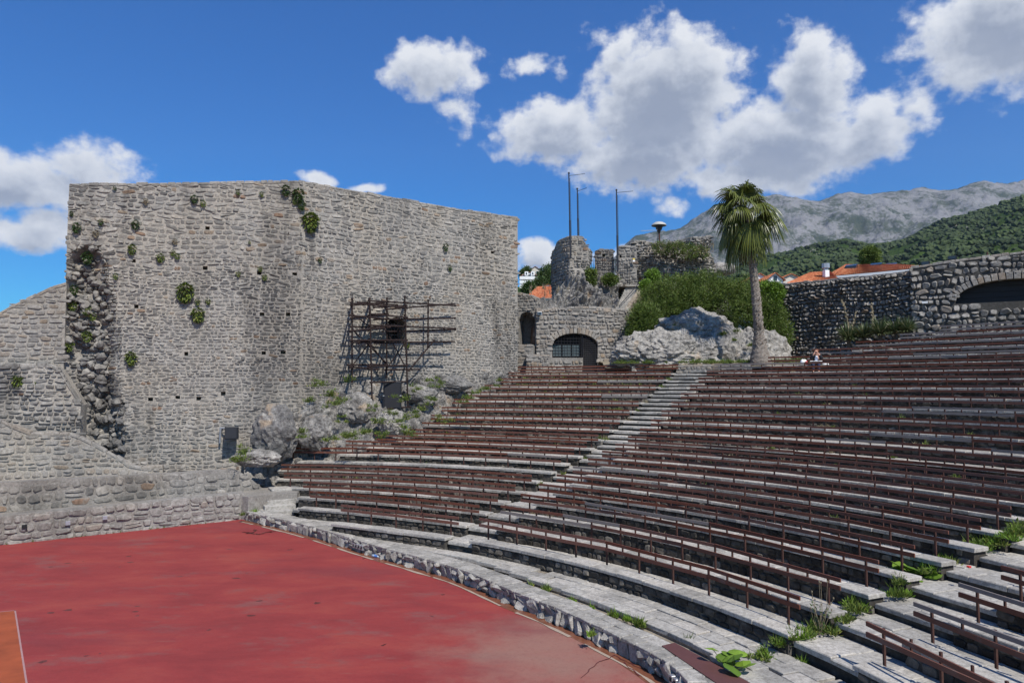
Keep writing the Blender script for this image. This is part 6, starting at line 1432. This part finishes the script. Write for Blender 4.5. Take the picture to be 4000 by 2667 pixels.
    for sx in (.04, -.04):      # five fingers each hand, curled at the mouth
        for i in range(5): q = P(sx + .012 * (i - 2), .27, .64 + .004 * i); mk('finger', [q, q + f * .01 + V((0, 0, .03)), q - f * .02 + V((0, 0, .055 - .006 * abs(i - 2)))], [(0, 1), (1, 2)], [.010, .009, .008], skinm)
    mk('sunglasses', [P(-.06, .14, .85), P(0, .18, .86), P(.06, .14, .85)], [(0, 1), (1, 2)], [.016, .010, .016], M['black'])
    b = MB(); b.block([P(-.28, .16, .20), P(.28, .16, .20), P(.28, .5, .17), P(-.28, .5, .17)], [P(-.28, .16, .212), P(.28, .16, .212), P(.28, .5, .182), P(-.28, .5, .182)]); b.build('sketch_board', M['white'], label='flat pale drawing board held on a lap on the upper seats', cat='drawing board')
    q = P(-.62, .0, .14); boulder('plastic_bag', q, (.17, .13, .16), 3, M['white'], .3, 3, label='white plastic bag on the seat beside the seated person', cat='bag'); boulder('red_bag', q + V((.12, -.12, -.02)), (.09, .08, .09), 5, plain('red_plastic', (.55, .03, .03), .5), .3, 2, label='small red package in front of the white plastic bag', cat='package')
    boulder('backpack', P(.4, .1, .0), (.16, .14, .13), 8, M['white'], .25, 3, label='white bundle on the left side of the seated person', cat='bag')
person()
p = atz(1475, 2167, ST + .05) + V((0, -.12, 0)); root = thing('water_bottle', 'clear plastic water bottle with blue label lying at the foot of the kerb', 'bottle', p); ax = V((.93, -.36, 0))
cl = plain('clear_plastic', (.5, .6, .68), .1, 0, .05); b = MB(); b.tube(p - ax * .17, p + ax * .10, .045, 10); b.tube(p + ax * .10, p + ax * .16, .045, 10, .018); b.build('bottle_body', cl, root, True); b = MB(); b.tube(p - ax * .08, p + ax * .04, .047, 10); b.build('label_band', plain('blue_label', (.08, .2, .5), .5), root); b = MB(); b.tube(p + ax * .16, p + ax * .19, .02, 8); b.build('cap', plain('blue_cap', (.02, .25, .6), .4), root)
# socket plates in the kerb face
for u, v, lb in ((1392, 2118, 'row of four small socket boxes set in the kerb face, far one'), (2612, 2370, 'row of four small socket boxes set in the kerb face, near one')):
    best = min(((KP(s, .1)[0], KP(s)[1]) for s in [i * KP.len / 400 for i in range(401)]), key=lambda q: abs(2000 + F * q[0].x / q[0].y - u)); q, d = best; root = thing('socket_boxes', lb, 'socket box', (q.x, q.y, .35), 'socket boxes in the kerb')
    for i in range(4): b = MB(); b.box((q.x + d.x * .17 * i, q.y + d.y * .17 * i, .38), (.11, .10, .15), math.atan2(d.y, d.x), ch=.01); x = b.build('box', M['steel'], root); b = MB(); b.box((q.x + d.x * .17 * i + d.y * .055, q.y + d.y * .17 * i - d.x * .055, .38), (.06, .01, .07), math.atan2(d.y, d.x)); b.build('socket', M['dark'], x)
# brown board lying in the trench, bottom right
a_, c_, d_, e_ = atz(2585, 2520, .58), atz(2635, 2508, .58), atz(2960, 2680, .58), atz(2850, 2700, .58)
b = MB(); b.block([x - V((0, 0, .03)) for x in (e_, d_, c_, a_)], [e_, d_, c_, a_]); b.build('brown_board', plain('brown_board', (.10, .04, .035), .6, 0, .2), label='dark red-brown sheet lying behind the kerb at the bottom edge', cat='board')
b = MB(); p = at(3790, 2215, 13.5); p = atz(3785, 2215, 1.95); b.tube(p, p + V((0, 0, .03)), .05, 6); b.build('litter', plain('red_litter', (.6, .04, .03), .5), label='small red and white wrapper lying on the weedy stairs', cat='litter')
p = atz(3805, 2262, Wk(4) + .01); b = MB(); b.tube(p - V((0, 0, .01)), p + V((0, 0, .012)), .2, 16); b.build('drain_cover', M['rust'], label='round rusty cover set in a step of the weedy stairs', cat='cover')
# ------------------------------------------------------------------ haze
b = MB(); x0, x1, y0, y1, z0_, z1_ = -9600, 9700, -6100, 9700, -1.5, 3200
b.block([(x0, y0, z0_), (x1, y0, z0_), (x1, y1, z0_), (x0, y1, z0_)], [(x0, y0, z1_), (x1, y0, z1_), (x1, y1, z1_), (x0, y1, z1_)])
m = bpy.data.materials.new('haze'); m.use_nodes = True; nt = m.node_tree; nt.nodes.clear(); pv = nt.nodes.new('ShaderNodeVolumePrincipled'); pv.inputs['Color'].default_value = (.62, .76, 1, 1); pv.inputs['Density'].default_value = .00003; pv.inputs['Anisotropy'].default_value = .2
mo = nt.nodes.new('ShaderNodeOutputMaterial'); nt.links.new(pv.outputs[0], mo.inputs['Volume']); HAZE = b.build('haze', m, kind='stuff')
